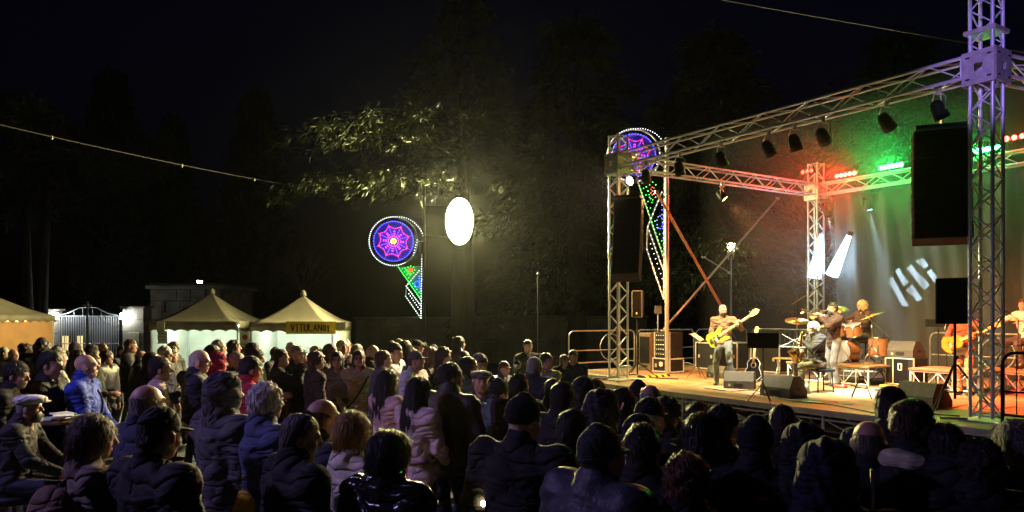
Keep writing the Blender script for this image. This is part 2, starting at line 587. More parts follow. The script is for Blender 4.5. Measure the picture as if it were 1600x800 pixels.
def folds(J, amp, ph):
    pel = J['pel']
    def fn(X, Y, Z):
        a = np.sin(13 * Z + 5 * np.sin(4 * X + ph) + 3.5 * Y + ph) * np.sin(9 * X - 7 * Y + 2.2 * np.sin(6 * Z + ph))
        b = np.sin(31 * Z + 9 * X * np.sin(ph) + 6 * np.sin(7 * Y + 5 * X + ph * 2)) * np.sin(5 * X + 3 * Z + ph)
        c = np.sin(48 * Z + 7 * np.sin(9 * X + 6 * Y + ph)) * np.sin(11 * X + 13 * Y + 5 * Z + ph)
        return amp * (a + .5 * b + .3 * c)
    return fn

def make_person(label, loc, face, H=1.72, pose='stand', sex='m', jk='plain', jc=(.03, .03, .035), tc=(.03, .032, .04), tkind='cloth',
                hair='short', hc=(.03, .02, .015), hat=None, hatc=(.01, .01, .012), skin=(.50, .30, .22), yaw=0.0, pitch=0.0,
                near=True, group=None, wide=1.0, sc_=(.02, .02, .02), glasses=False, jkind=None, beard=None, extra=None, seed=None, hem=None, scarf=None, strap=None):
    sd = seed if seed is not None else random.randrange(1000)
    ph = sd * 0.618
    P = POSES[pose] if isinstance(pose, str) else pose
    J = pose_joints(P, {'m': .2, 'w': .178, 'b': .212}[sex])
    prof = BODY[sex]
    rj = .018 if near else .034
    rh = .0075 if near else .0125
    cs = np.array([J['pel'].x, J['pel'].y])
    allj = np.array([list(J[k]) for k in J if k not in ('up', 'fwd', 'rt')])
    lo = allj.min(0) - .24; hi = allj.max(0) + .24
    # --- body: one mesh (head, neck, trunk, limbs, hands)
    Vs, Qs, Cs, nb = [], [], [], 0
    def put(V, Q, C=None):
        nonlocal nb
        Vs.append(V); Qs.append(Q + nb); nb += len(V)
        Cs.append(C if C is not None else np.ones((len(V), 4)))
    hv, hq, hcol = head_geo(rh, 1 if sex == 'b' else 0)
    RH = rotz(-math.radians(yaw)) @ rotx(math.radians(-pitch))
    ho = np.array(J['head'])
    put((hv * HEADK) @ RH.T + ho, hq, hcol)
    f = Field(lo, hi, .04 if near else .05)
    f._mix(allj.min(0) - .2, allj.max(0) + .2, torso_fn(J, prof, -.028), 0)
    for n in 'LR':
        f.cone(J['sh' + n], J['el' + n], .045, .035, .03).cone(J['el' + n], J['wr' + n], .035, .026, .02)
        f.cone(J['hip' + n], J['kn' + n], .07, .05, .03).cone(J['kn' + n], J['an' + n], .048, .034, .02)
        f.cone(J['an' + n], J['an' + n] + Vector((0, .12, -.05)), .034, .03, .02)
    f.cone(J['neck'] - J['up'] * .1, J['head'] + Vector((0, -.03, -.08)), .05, .045, .02)
    put(*f.net())
    for s_, n in ((1, 'R'), (-1, 'L')):
        V, Q = hand_geo(.006 if near else .010, P.get('curl' + n, P.get('curl', .45)), s_)
        y = (J['wr' + n] - J['el' + n]).normalized()
        y = (y + Vector(P.get('bend' + n, (0, 0, 0)))).normalized()
        b = Vector(P.get('back' + n, (s_ * 1.0, .25, .1)))
        z = (b - y * b.dot(y)).normalized(); x = y.cross(z)
        B = np.array([list(x), list(y), list(z)]).T
        put(V @ B.T + np.array(J['wr' + n]), Q)
    me = np_mesh('person', np.concatenate(Vs), np.concatenate(Qs))
    ca = me.color_attributes.new('tint', 'FLOAT_COLOR', 'POINT')
    ca.data.foreach_set('color', np.concatenate(Cs).astype(np.float32).ravel())
    me.materials.append(skin_mat(skin))
    k = H / 1.75
    root = bpy.data.objects.new('person', me); COL.objects.link(root)
    root.location = loc; root.rotation_euler = (0, 0, -math.radians(face)); root.scale = (k * wide, k * wide, k)
    tag(root, label, 'person', group)
    # --- trousers and shoes
    f = Field(lo, hi, rj * 1.2)
    f._mix([J['pel'].x - .24, J['pel'].y - .24, J['pel'].z - .2], [J['pel'].x + .24, J['pel'].y + .24, J['pel'].z + .2], torso_fn(J, [(-.13, .13, .10, 0), (-.02, .168, .118, 0), (.10, .15, .11, 0)]), 0)
    for n in 'LR':
        f.cone(J['hip' + n], J['kn' + n], .092, .068, .04).cone(J['kn' + n], J['an' + n] + Vector((0, 0, .01)), .066, .056, .03)
    f.warp(folds(J, .006, ph + 1))
    V, Q = f.net()
    link('trousers', np_mesh('trousers', V, Q), root, m=cloth(tc, kind=tkind))
    for n in 'LR':
        a = J['an' + n]
        f = Field((a.x - .08, a.y - .12, a.z - .1), (a.x + .08, a.y + .25, a.z + .08), .012 if near else .02)
        f.ell((a.x, a.y + .07, a.z - .048), (.046, .135, .034), 0).ell((a.x, a.y - .01, a.z - .02), (.045, .07, .055), .03)
        f.cut(lambda X, Y, Z: (a.z - .083) - Z + 0 * X + 0 * Y)
        V, Q = f.net(); link('shoe', np_mesh('shoe', V, Q), root, m=cloth(sc_, .4))
    # --- jacket
    f = Field(lo, hi, rj)
    fat = {'plain': .012, 'puffer': .028, 'coat': .018, 'sweater': .006, 'shirt': .002}[jk]
    hemz = hem if hem is not None else {'plain': -.13, 'puffer': -.10, 'coat': -.42, 'sweater': -.08, 'shirt': -.06}[jk]
    jp = [(hemz, prof[0][1] + (.05 if hemz < -.2 else .0), prof[0][2] + (.05 if hemz < -.2 else .0), 0)] + [r for r in prof if r[0] > hemz + .02]
    f._mix(lo + .1, hi - .1, torso_fn(J, jp, fat), 0)
    ar = {'plain': 0, 'puffer': .016, 'coat': .006, 'sweater': -.006, 'shirt': -.008}[jk]
    bw = {'m': 0, 'w': -.008, 'b': .008}[sex]
    for s_, n in ((1, 'R'), (-1, 'L')):
        sh = J['sh' + n]
        f.cone(J['chest'] + J['rt'] * (s_ * .10) + J['up'] * .02, sh + J['up'] * -.01, .085 + ar, .076 + ar + bw, .05)
        f.cone(J['neck'] + J['rt'] * (s_ * .035) - J['up'] * .045 - J['fwd'] * .012, sh + J['up'] * .012, .062 + ar * .5, .062 + ar + bw, .05)
        f.cone(sh, J['el' + n], .072 + ar + bw, .058 + ar + bw, .04)
        w = J['wr' + n] + (J['el' + n] - J['wr' + n]) * .06
        f.cone(J['el' + n], w, .056 + ar + bw, .044 + ar, .03)
    if jk in ('plain', 'puffer', 'coat'):
        f.cone(J['neck'] + Vector((0, -.02, -.03)), J['neck'] + Vector((0, -.005, .035)), .085 + ar, .078 + ar * .5, .03)
        f.cut_ell(J['head'] + Vector((0, .015, -.10)), (.068, .075, .075))
    if jk == 'puffer':
        f.warp(lambda X, Y, Z: .011 * np.abs(np.sin((Z + .25 * np.abs(X) + .1 * Y) * math.pi / .085)) ** .6 * -1 + .008 + 0 * X)
        f.warp(folds(J, .004, ph))
    else:
        f.warp(folds(J, {'plain': .009, 'coat': .010, 'sweater': .008, 'shirt': .009}[jk], ph))
    V, Q = f.net()
    jn = {'plain': 'jacket', 'puffer': 'padded_jacket', 'coat': 'coat', 'sweater': 'sweater', 'shirt': 'shirt'}[jk]
    jm = cloth(jc, kind=jkind or ('puffer' if jk == 'puffer' else 'cloth'))
    jo = link(jn, np_mesh(jn, V, Q), root, m=jm)
    # --- head wear and hair
    M = Matrix.Translation(J['head']) @ Matrix(RH.tolist()).to_4x4() @ Matrix.Scale(HEADK, 4)
    def headpart(name, geo, m):
        V, Q = geo
        o = link(name, np_mesh(name, V, Q), root, m=m); o.matrix_basis = M; return o
    rr = .008 if near else .013
    if hair and hair != 'bald': headpart('hair', hair_geo(hair, rr, sd % 4), cloth(hc, kind='hair'))
    if hat:
        ho_ = headpart({'cap': 'cap', 'beanie': 'beanie', 'flat': 'flat_cap', 'hood': 'hood'}[hat], hat_geo(hat, rr), cloth(hatc, kind='knit' if hat in ('beanie',) else 'cloth'))
    if beard: headpart('beard', hair_geo('beard', rr, 0), cloth(beard, kind='hair'))
    if glasses:
        g = MB()
        for s_ in (-1, 1):
            pts = [(s_ * .033 + .022 * math.cos(t), .107, .004 + .016 * math.sin(t)) for t in [i * math.pi / 6 for i in range(13)]]
            g.path(pts, .0022, 5); g.tube((s_ * .056, .106, .008), (s_ * .082, .0, .004), .0022, 5)
        g.tube((-.012, .108, .006), (.012, .108, .006), .002, 5)
        o = g.build('glasses', M_BLK, root); o.matrix_basis = M
    if scarf:
        f = Field((-.2, -.2, -.3), (.2, .25, .05), .015)
        for i in range(12):
            t = i * math.pi / 6; t2 = t + math.pi / 6
            f.cone((.106 * math.cos(t), .106 * math.sin(t) - .025, -.155 + .012 * math.sin(3 * t)), (.106 * math.cos(t2), .106 * math.sin(t2) - .025, -.155 + .012 * math.sin(3 * t2)), .042, .042, .02)
        f.cone((.03, .08, -.17), (.05, .13, -.28), .035, .045, .02)
        V, Q = f.net(); o = link('scarf', np_mesh('scarf', V, Q), root, m=cloth(scarf, kind='knit')); o.location = J['head']
    if strap:
        g = MB(); pts = []
        for i in range(25):
            t = 2 * math.pi * i / 24
            u = -.02 + .46 * (0.5 - 0.5 * math.cos(t)); side = math.cos(t)
            w = np.interp(u, [r[0] for r in prof], [r[1] for r in prof]) + fat + .022
            dd = np.interp(u, [r[0] for r in prof], [r[2] for r in prof]) + fat + .024
            x = .8 * w * side; y = dd * math.sin(t) * 1.08
            pts.append(J['pel'] + J['rt'] * x + J['fwd'] * y + J['up'] * (u + .02))
        g.sweep(pts, .011, 6); g.build('bag_strap', cloth(strap), root)
        f = Field((.1, -.2, .7), (.4, .2, 1.05), .02)
        f.ell((.24, .02, .88), (.05, .12, .10), 0); V, Q = f.net(); link('shoulder_bag', np_mesh('shoulder_bag', V, Q), root, m=cloth(strap))
    root['joint_scale'] = k
    return root, J

def skin_mat(col):
    key = 'skin_%03d' % int(col[0] * 999)
    if key in MATS: return MATS[key]
    m = mat(key, col, 0.5, var=0.1, scale=30, bump=0.15, bscale=90)
    nt = m.node_tree; b = nt.nodes['Principled BSDF']
    at = nt.nodes.new('ShaderNodeVertexColor'); at.layer_name = 'tint'
    mx = nt.nodes.new('ShaderNodeMix'); mx.data_type = 'RGBA'; mx.blend_type = 'MULTIPLY'; mx.inputs[0].default_value = 1.0
    src = b.inputs['Base Color'].links[0].from_socket
    nt.links.new(src, mx.inputs[6]); nt.links.new(at.outputs[0], mx.inputs[7]); nt.links.new(mx.outputs[2], b.inputs['Base Color'])
    return m

def strands(V, Q, style, sd, n):
    """loose locks of hair standing off the hair's surface"""
    rs = np.random.default_rng(sd + 5)
    N = np.zeros_like(V); a = np.cross(V[Q[:, 2]] - V[Q[:, 0]], V[Q[:, 3]] - V[Q[:, 1]])
    for k in range(4): np.add.at(N, Q[:, k], a)
    N /= np.linalg.norm(N, axis=1)[:, None] + 1e-9
    i = rs.integers(0, len(V), n); p = V[i]; nn = N[i]
    g = np.array([0, -.35, -1.0]) + rs.normal(0, .25 if style != 'curly' else .9, (n, 3))
    t = g - nn * (g * nn).sum(1)[:, None]; t /= np.linalg.norm(t, axis=1)[:, None] + 1e-9
    L = {'short': .03, 'crop': .010, 'fringe': .014, 'curly': .017, 'bob': .065, 'long': .08, 'beard': .014}[style] * rs.uniform(.5, 1.3, n)[:, None]
    out = {'short': .28, 'crop': .5, 'fringe': .4, 'curly': .45, 'bob': .10, 'long': .09, 'beard': .6}[style] * rs.uniform(.3, 1.4, n)[:, None]
    s_ = np.cross(t, nn); w = {'crop': .0014, 'curly': .0022, 'short': .0018}.get(style, .0014)
    p0 = p - nn * .001; tip = p0 + L * t + L * out * nn; mid = p0 + L * .5 * t + L * out * .7 * nn
    A = np.stack([p0 - s_ * w, p0 + s_ * w, mid + s_ * w * .9, mid - s_ * w * .9, tip + s_ * w * .25, tip - s_ * w * .25], 1).reshape(-1, 3)
    b = np.arange(n)[:, None] * 6 + len(V)
    q = np.concatenate([b + np.array([[0, 1, 2, 3]]), b + np.array([[3, 2, 4, 5]])])
    return np.concatenate([V, A]), np.concatenate([Q, q])

def hair_geo(style, res, sd):
    key = ('hair', style, res, sd)
    if key in _cache: return _cache[key]
    f = Field((-.17, -.2, -.45 if style == 'long' else -.23), (.17, .17, .18), res)
    C = (0, -.018, .034)
    ph = sd * 1.7
    if style in ('short', 'fringe', 'crop'):
        o = {'short': .014, 'fringe': .004, 'crop': .005}[style]
        f.ell(C, (CR[0] + o, CR[1] + o, CR[2] + o * (1.2 if style == 'short' else .8)), 0)
        f.ell((0, -.06, -.03), (.066 + o * .5, .05 + o * .5, .06), .02)
        f.cut(lambda X, Y, Z: np.minimum(Y - .02 + .0 * X, .055 - Z) + 0 * X)
        f.cut(lambda X, Y, Z: -.075 - Z + .25 * np.maximum(Y + .03, 0) * 3 + 0 * X)
        f.cut_ell((0, .115, -.02), (.075, .07, .085))
        for s_ in (-1, 1): f.cut_ell((s_ * .085, -.005, -.02), (.022, .03, .036))
        if style == 'fringe': f.cut(lambda X, Y, Z: Z - .035 + .35 * np.maximum(Y, -.05) + 0 * X)
        f.warp(lambda X, Y, Z: (.004 if style == 'short' else .001) * np.sin(70 * X + ph + 2 * np.sin(40 * Z)) * np.sin(60 * Y + ph))
    elif style == 'curly':
        f.ell((0, -.02, .03), (.102, .118, .112), 0).ell((0, -.05, -.04), (.09, .075, .08), .03)
        f.cut_ell((0, .115, -.03), (.068, .085, .09))
        f.warp(lambda X, Y, Z: .012 * np.sin(75 * X + ph + np.sin(30 * Y)) * np.sin(80 * Y) * np.sin(70 * Z + ph))
    elif style == 'bob':
        f.ell((0, -.02, .025), (.093, .112, .108), 0).ell((0, -.035, -.06), (.098, .095, .10), .04)
        f.cut_ell((0, .105, -.055), (.062, .085, .12)); f.cut(lambda X, Y, Z: -.125 - Z + .2 * Y + 0 * X)
        f.warp(lambda X, Y, Z: .004 * np.sin(60 * np.arctan2(X, Y + .02) * 1.0 + ph + 8 * Z) + 0 * Z)
    elif style == 'long':
        f.ell((0, -.02, .025), (.092, .112, .106), 0).ell((0, -.045, -.07), (.10, .085, .12), .04)
        f.ell((0, -.095, -.24), (.115, .048, .19), .06)
        for s_ in (-1, 1): f.ell((s_ * .075, -.02, -.16), (.035, .05, .14), .03)
        f.cut_ell((0, .11, -.06), (.06, .09, .13)); f.cut_ell((0, .04, -.24), (.07, .075, .12))
        f.warp(lambda X, Y, Z: .004 * np.sin(110 * X + ph + 6 * Z + 2 * np.sin(9 * Z)) + 0 * Y)
    elif style == 'beard':
        f.ell((0, .04, -.075), (.063, .062, .055), 0).ell((0, .065, -.115), (.035, .035, .03), .02)
        f.cut(lambda X, Y, Z: Z + .035 - .4 * np.abs(X) + 0 * Y); f.cut_ell((0, .115, -.055), (.026, .03, .013)); f.cut(lambda X, Y, Z: -.01 - Y + 0 * X + 0 * Z)
        f.warp(lambda X, Y, Z: .003 * np.sin(90 * X) * np.sin(90 * Z) + 0 * Y)
    V, Q = f.net()
    if len(V): V, Q = strands(V, Q, style, sd, (2600 if style == 'curly' else 3600 if style in ('bob', 'long') else 1800) if res < .01 else 260)
    _cache[key] = (V, Q); return _cache[key]

def hat_geo(kind, res):
    key = ('hat', kind, res)
    if key in _cache: return _cache[key]
    f = Field((-.18, -.22, -.26), (.18, .25, .2), res)
    if kind == 'cap':
        f.ell((0, -.018, .036), (.089, .108, .106), 0); f.cut(lambda X, Y, Z: .022 - Z - .12 * Y + 0 * X); f.warp(lambda X, Y, Z: .0015 * np.abs(np.sin(3 * np.arctan2(X, Y + .018))) + 0 * Z)
        b = Field((-.18, -.22, -.26), (.18, .25, .2), res); b.ell((0, .098, .036), (.066, .082, .010), 0); b.warp(lambda X, Y, Z: 3.2 * X ** 2 * .12 + 0 * Y + 0 * Z)
        f.F = np.minimum(f.F, b.F)
        f.ell((0, -.02, .142), (.010, .010, .006), .004)
    elif kind == 'beanie':
        f.ell((0, -.022, .045), (.090, .109, .108), 0).ell((0, -.025, .012), (.092, .112, .028), .012)
        f.cut(lambda X, Y, Z: -.012 - Z + .12 * Y + 0 * X); f.ell((0, -.03, .15), (.03, .03, .012), .02)
        f.warp(lambda X, Y, Z: .002 * np.sin(90 * np.arctan2(X, Y)) + 0 * Z)
    elif kind == 'flat':
        f.ell((0, .005, .085), (.118, .145, .042), 0).ell((0, -.018, .055), (.094, .114, .04), .03)
        f.cut(lambda X, Y, Z: .04 - Z - .1 * Y + 0 * X); f.ell((0, .125, .058), (.07, .055, .012), .012)
    elif kind == 'hood':
        f.ell((0, -.03, .025), (.118, .138, .138), 0).ell((0, -.05, -.10), (.125, .115, .12), .06)
        f.ell((0, -.04, -.19), (.16, .13, .06), .05)
        f.cut_ell((0, .12, -.02), (.078, .13, .118)); f.cut_ell((0, -.015, .0), (.088, .108, .11)); f.cut(lambda X, Y, Z: -.235 - Z + 0 * X + 0 * Y)
        f.warp(lambda X, Y, Z: .005 * np.sin(40 * Z + 6 * np.sin(20 * X) + 12 * Y))
    _cache[key] = f.net(); return _cache[key]

def put_person(label, px, ytop, s, face, **kw):
    """photo column of the head, row of its top, photo pixels per metre there"""
    Y = F_PX / s; X = (px - 800.0) / s
    g = gz(X, Y)
    top = CAMH - (ytop - HZ) / s
    extra = {'hood': .045, 'cap': .02, 'beanie': .03, 'flat': .01}.get(kw.get('hat'), 0.0)
    if kw.get('hair') in ('curly',): extra = max(extra, .03)
    H = (top - g) / (1 + extra / 1.75)
    H = min(1.95, max(1.42, H))
    kw.setdefault('near', s > 135)
    rs = np.random.default_rng(int(px) * 7 + int(ytop))
    kw['yaw'] = kw.get('yaw', 0) + float(rs.uniform(-16, 16)); kw.setdefault('pitch', float(rs.uniform(-4, 13)))
    if kw.get('pose', 'stand') in ('stand', 'pockets'):
        b_ = dict(POSES[kw.get('pose', 'stand')]); b_['lean'] = (float(rs.uniform(-.06, .06)), float(rs.uniform(-.03, .08)), 1); b_['pelvis'] = (float(rs.uniform(-.03, .03)), 0, .945); b_['shrug'] = float(rs.uniform(-.015, .02)); kw['pose'] = b_
    hp = kw.get('pose', 'stand')
    return make_person(label, (X, Y, g), face, H=H, **kw)
# ------------------------------------------------------------------ ground
def build_ground():
    xs = np.concatenate([np.linspace(-150, -30, 7), np.linspace(-26, 26, 105), np.linspace(30, 150, 7)])
    ys = np.concatenate([np.linspace(-60, -8, 6), np.linspace(-6, 40, 93), np.linspace(46, 220, 8)])
    V = np.array([(x, y, gz(x, y)) for x in xs for y in ys])
    ny = len(ys)
    Q = np.array([(i * ny + j, (i + 1) * ny + j, (i + 1) * ny + j + 1, i * ny + j + 1) for i in range(len(xs) - 1) for j in range(ny - 1)])
    m = bpy.data.materials.new('stone_paving'); m.use_nodes = True
    nt = m.node_tree; b = nt.nodes['Principled BSDF']
    tc = nt.nodes.new('ShaderNodeTexCoord')
    mp = nt.nodes.new('ShaderNodeMapping'); mp.inputs['Rotation'].default_value = (0, 0, .55); mp.inputs['Scale'].default_value = (1.6, 1.6, 1.6)
    br = nt.nodes.new('ShaderNodeTexBrick')
    br.inputs['Color1'].default_value = (.22, .20, .18, 1); br.inputs['Color2'].default_value = (.15, .14, .13, 1); br.inputs['Mortar'].default_value = (.05, .05, .045, 1)
    br.inputs['Scale'].default_value = 1.0; br.inputs['Mortar Size'].default_value = .012; br.inputs['Brick Width'].default_value = .8; br.inputs['Row Height'].default_value = .4
    no = nt.nodes.new('ShaderNodeTexNoise'); no.inputs['Scale'].default_value = 1.3; no.inputs['Detail'].default_value = 6
    mx = nt.nodes.new('ShaderNodeMix'); mx.data_type = 'RGBA'; mx.blend_type = 'MULTIPLY'; mx.inputs[0].default_value = .7
    nt.links.new(tc.outputs['Object'], mp.inputs[0]); nt.links.new(mp.outputs[0], br.inputs[0]); nt.links.new(tc.outputs['Object'], no.inputs['Vector'])
    nt.links.new(br.outputs[0], mx.inputs[6]); nt.links.new(no.outputs[0], mx.inputs[7]); nt.links.new(mx.outputs[2], b.inputs['Base Color'])
    bp = nt.nodes.new('ShaderNodeBump'); bp.inputs['Strength'].default_value = .6; bp.inputs['Distance'].default_value = .01
    nt.links.new(br.outputs[1], bp.inputs['Height']); bp.invert = True; nt.links.new(bp.outputs[0], b.inputs['Normal'])
    b.inputs['Roughness'].default_value = .42
    o = link('ground', np_mesh('ground', V, Q), m=m)
    tag(o, kind='structure')
build_ground()

# ------------------------------------------------------------------ stage frame of reference
FL = Vector((2.41, 16.86, 0)); FR = Vector((6.59, 10.34, 0))
EV = (FR - FL).normalized(); DV = Vector((-EV.y, EV.x, 0))
def st(e, d, z=HS): return Vector((FL.x + EV.x * e + DV.x * d, FL.y + EV.y * e + DV.y * d, z))
RZ_E = math.atan2(EV.y, EV.x)                 # rotation that turns local +X along the stage front
BL_D = 7.2
LEN = (FR - FL).length

# stage deck: the wooden platform on scaffold, with each deck panel a piece of its own
M_DECK = mat('stage_ply', (.24, .145, .08), .5, var=.35, scale=3, bump=.2, bscale=40, stretch=(1, 5, 1))
M_DECK2 = mat('stage_ply_worn', (.30, .20, .115), .45, var=.4, scale=2.5, bump=.2, bscale=30, stretch=(4, 1, 1))
M_EDGE = mat('deck_edge', (.42, .40, .34), .5, .3, var=.2)
stage = empty('stage', st(0, 0, 0), RZ_E, 'raised wooden concert stage on a scaffold frame', 'stage')
def SL(e, d, z): return Vector((e, d, z))
def deck_rect(e0, e1, d0, d1, pe=2.0, pd=1.0):
    ne = max(1, round((e1 - e0) / pe)); nd = max(1, round((d1 - d0) / pd))
    we, wd_ = (e1 - e0) / ne, (d1 - d0) / nd
    me = MB().box((0, 0, 0), (we - .014, wd_ - .014, .05), bev=.006).mesh('deck_panel')
    for i in range(ne):
        for j in range(nd):
            o = link('deck_panel', me, stage, (e0 + (i + .5) * we, d0 + (j + .5) * wd_, HS - .025 - random.choice((0, .002, .003))), m=random.choice((M_DECK, M_DECK, M_DECK2)))
DE1, DD1 = 10.4, 8.0
deck_rect(-.35, DE1, -.75, DD1)
deck_rect(-2.95, -.36, .55, DD1)
for a, b in (((-.36, -.765), (DE1, -.765)), ((-.365, -.76), (-.365, .54)), ((-2.96, .535), (-.37, .535)), ((-2.965, .54), (-2.965, DD1))):
    c = Vector(((a[0] + b[0]) / 2, (a[1] + b[1]) / 2, HS - .05)); d = Vector((b[0] - a[0], b[1] - a[1], 0))
    MB().box(c, (max(abs(d.x), .02), max(abs(d.y), .02), .096)).build('edge_rail', M_EDGE, stage)
for row, d in enumerate((-.72, .4, 2.4, 4.4, 6.4)):
    e = -.3
    while e < DE1 - .2:
        for k, (dz0, dz1) in enumerate(((.02, HS - .1),)):
            rod('scaffold_post', (e, d, 0.0), (e, d, HS - .1), .024, M_STEEL, stage)
        if row == 0 or row == 1:
            e2 = min(e + 1.0, DE1 - .1)
            rod('scaffold_rail', (e + .03, d, .12), (e2 - .03, d, .12), .018, M_STEEL, stage)
            rod('scaffold_rail', (e + .03, d, HS - .16), (e2 - .03, d, HS - .16), .018, M_STEEL, stage)
            if int(e) % 2 == 0:
                rod('scaffold_brace', (e + .04, d + .03, .14), (e + .5, d + .03, HS - .18), .014, M_STEEL, stage)
                rod('scaffold_brace', (e + .5, d + .045, HS - .18), (e2 - .04, d + .045, .14), .014, M_STEEL, stage)
            else:
                rod('scaffold_brace', (e + .04, d + .03, HS - .18), (e2 - .04, d + .03, .14), .014, M_STEEL, stage)
                rod('scaffold_brace', (e + .04, d + .05, .14), (e2 - .04, d + .05, HS - .18), .014, M_STEEL, stage)
        e += 1.0
for e in (-2.9, -1.6):
    for d in (.6, 2.6, 4.6, 7): rod('scaffold_post', (e, d, 0.0), (e, d, HS - .1), .024, M_STEEL, stage)

# ------------------------------------------------------------------ aluminium trusses
def truss(name, label, p0, p1, w=.29, up=(0, 0, 1), pitch=.5, group='aluminium stage trusses', chord_r=.025, brace_r=.0115, side=None, m=None):
    p0, p1 = Vector(p0), Vector(p1); m = m or M_ALU
    root = empty(name, p0, 0, label, 'truss', group)
    d = (p1 - p0); L = d.length; d.normalize(); up = Vector(up); up = (up - d * up.dot(d)).normalized(); sd = d.cross(up)
    h = w / 2
    cs = [(sd * a + up * b) * h for a, b in ((-1, -1), (1, -1), (1, 1), (-1, 1))]
    for c in cs: rod('chord', c, c + d * L, chord_r, m, root, 10)
    n = max(2, round(L / pitch)); stp = L / n
    for k in range(4):
        a, b = cs[k], cs[(k + 1) % 4]
        for i in range(n):
            u, v = (a, b) if (i + k) % 2 == 0 else (b, a)
            q0, q1 = u + d * (i * stp), v + d * ((i + 1) * stp)
            rod('brace', q0 + (q1 - q0) * .04, q1 - (q1 - q0) * .04, brace_r, m, root, 6)
        rod('end_bar', a + d * .03, b + d * .03, brace_r, m, root, 6); rod('end_bar', a + d * (L - .03), b + d * (L - .03), brace_r, m, root, 6)
    return root
TZ = 5.6
tdir = DV
def tower(e, d, label, top=6.25):
    b = st(e, d, HS)
    t = truss('truss_tower', label, b + Vector((0, 0, .06)), Vector((b.x, b.y, top)), up=EV, pitch=.235)
    R = Matrix.Rotation(RZ_E, 3, 'Z')
    MB().box((0, 0, -.05), (.5, .5, .02), R).build('base_plate', M_STEEL, t)
    for sx in (-1, 1):
        for sy in (-1, 1):
            v = R @ Vector((sx * .42, sy * .42, 0))
            rod('outrigger', Vector((0, 0, -.03)) + v * .4, v + Vector((0, 0, -.03)), .02, M_STEEL, t)
    return t
t_fl = tower(0, 0, 'square truss tower beside the hanging lights of the wing barriers', 6.2)
t_fr = tower(LEN, 0, 'square truss tower carrying the violet lit corner plate', 6.6)
t_bl = tower(0, BL_D, 'square truss tower behind the saxophone player', 6.35)
t_br = tower(LEN + 2.0, BL_D, 'square truss tower at the end of the rear truss', 6.35)
t_fl['label'] = 'square truss tower with the speaker column hung before the round light ornament'
truss('truss_beam', 'long horizontal truss beam over the front edge of the stage', st(.17, 0, TZ), st(LEN - .24, 0, TZ))
truss('truss_beam', 'horizontal truss beam along the side above the barriers', st(0, .17, TZ), st(0, BL_D - .2, TZ), pitch=.42)
truss('truss_beam', 'rear truss beam carrying the red and green light bars', st(.2, BL_D, TZ), st(LEN + 1.8, BL_D, TZ))
truss('truss_beam', 'truss beam running back from the violet lit corner plate', st(LEN, .25, TZ), st(LEN + 1.2, BL_D - .2, TZ))
def sleeve(e, d, label, w=.44):
    o = empty('corner_sleeve', st(e, d, TZ - .29), RZ_E, label, 'truss block', 'corner sleeve blocks of the trusses')
    t = .012; H = .46
    mm = mat('sleeve_plate', (.55, .53, .50), .45, .55, var=.2, scale=9, bump=.2, bscale=50)
    for k in range(4):
        R = Matrix.Rotation(k * math.pi / 2, 3, 'Z')
        g = MB(); y = -w / 2
        hw = .055
        g.box(R @ Vector((-(w / 2 + hw) / 2, y, H / 2)), (w / 2 - hw, t, H), R); g.box(R @ Vector(((w / 2 + hw) / 2 - .0065, y, H / 2)), (w / 2 - hw - .013, t, H), R)
        g.box(R @ Vector((0, y, H * .25 - hw * .5)), (hw * 2, t, H / 2 - hw), R); g.box(R @ Vector((0, y, H * .75 + hw * .5)), (hw * 2, t, H / 2 - hw), R)
        pl = g.build('plate', mm, o)
        for sx in (-1, 1):
            for zz in (.08, H - .08):
                MB().box(R @ Vector((sx * .14, y - .008, zz)), (.055, .006, .022), R).build('slot', M_BLK, pl)
    return o
sleeve(LEN, 0, 'pierced corner plate block lit violet on the tower')
sleeve(0, 0, 'grey pierced corner block on the tower beside the light ornament')
sleeve(0, BL_D, 'small pierced corner block on the tower behind the saxophone player')
# top plate of the nearest tower
o = empty('tower_head', st(LEN, 0, 6.02), RZ_E, 'square head block near the top of the tall tower', 'truss block')
MB().box((0, 0, .03), (.42, .42, .06), bev=.01).build('plate', mat('sleeve_plate', (.5, .5, .5)), o)

# long steel braces at the side of the stage
def brace_pole(label, p, q, col, r=.028):
    o = empty('brace_pole', p, 0, label, 'pole')
    m = mat('brace_' + str(int(col[0] * 99)), col, .5, .4, var=.2)
    rod('pole', (0, 0, 0), Vector(q) - Vector(p), r, m, o); MB().box((0, 0, .0), (.09, .09, .05)).build('clamp', M_STEEL, o); MB().box(Vector(q) - Vector(p), (.09, .09, .07)).build('clamp', M_STEEL, o)
brace_pole('rust red brace pole leaning from the tower to the deck', W(1128, 480, 19.0), W(1026, 300, 17.0), (.38, .16, .09), .032)
brace_pole('pale brace pole crossing the rust red one', W(1036, 516, 19.3), W(1215, 310, 22.5), (.45, .33, .25))
brace_pole('short dark brace pole beside the lit lantern', W(1100, 402, 21.8), W(1140, 426, 22.0), (.3, .3, .28), .02)

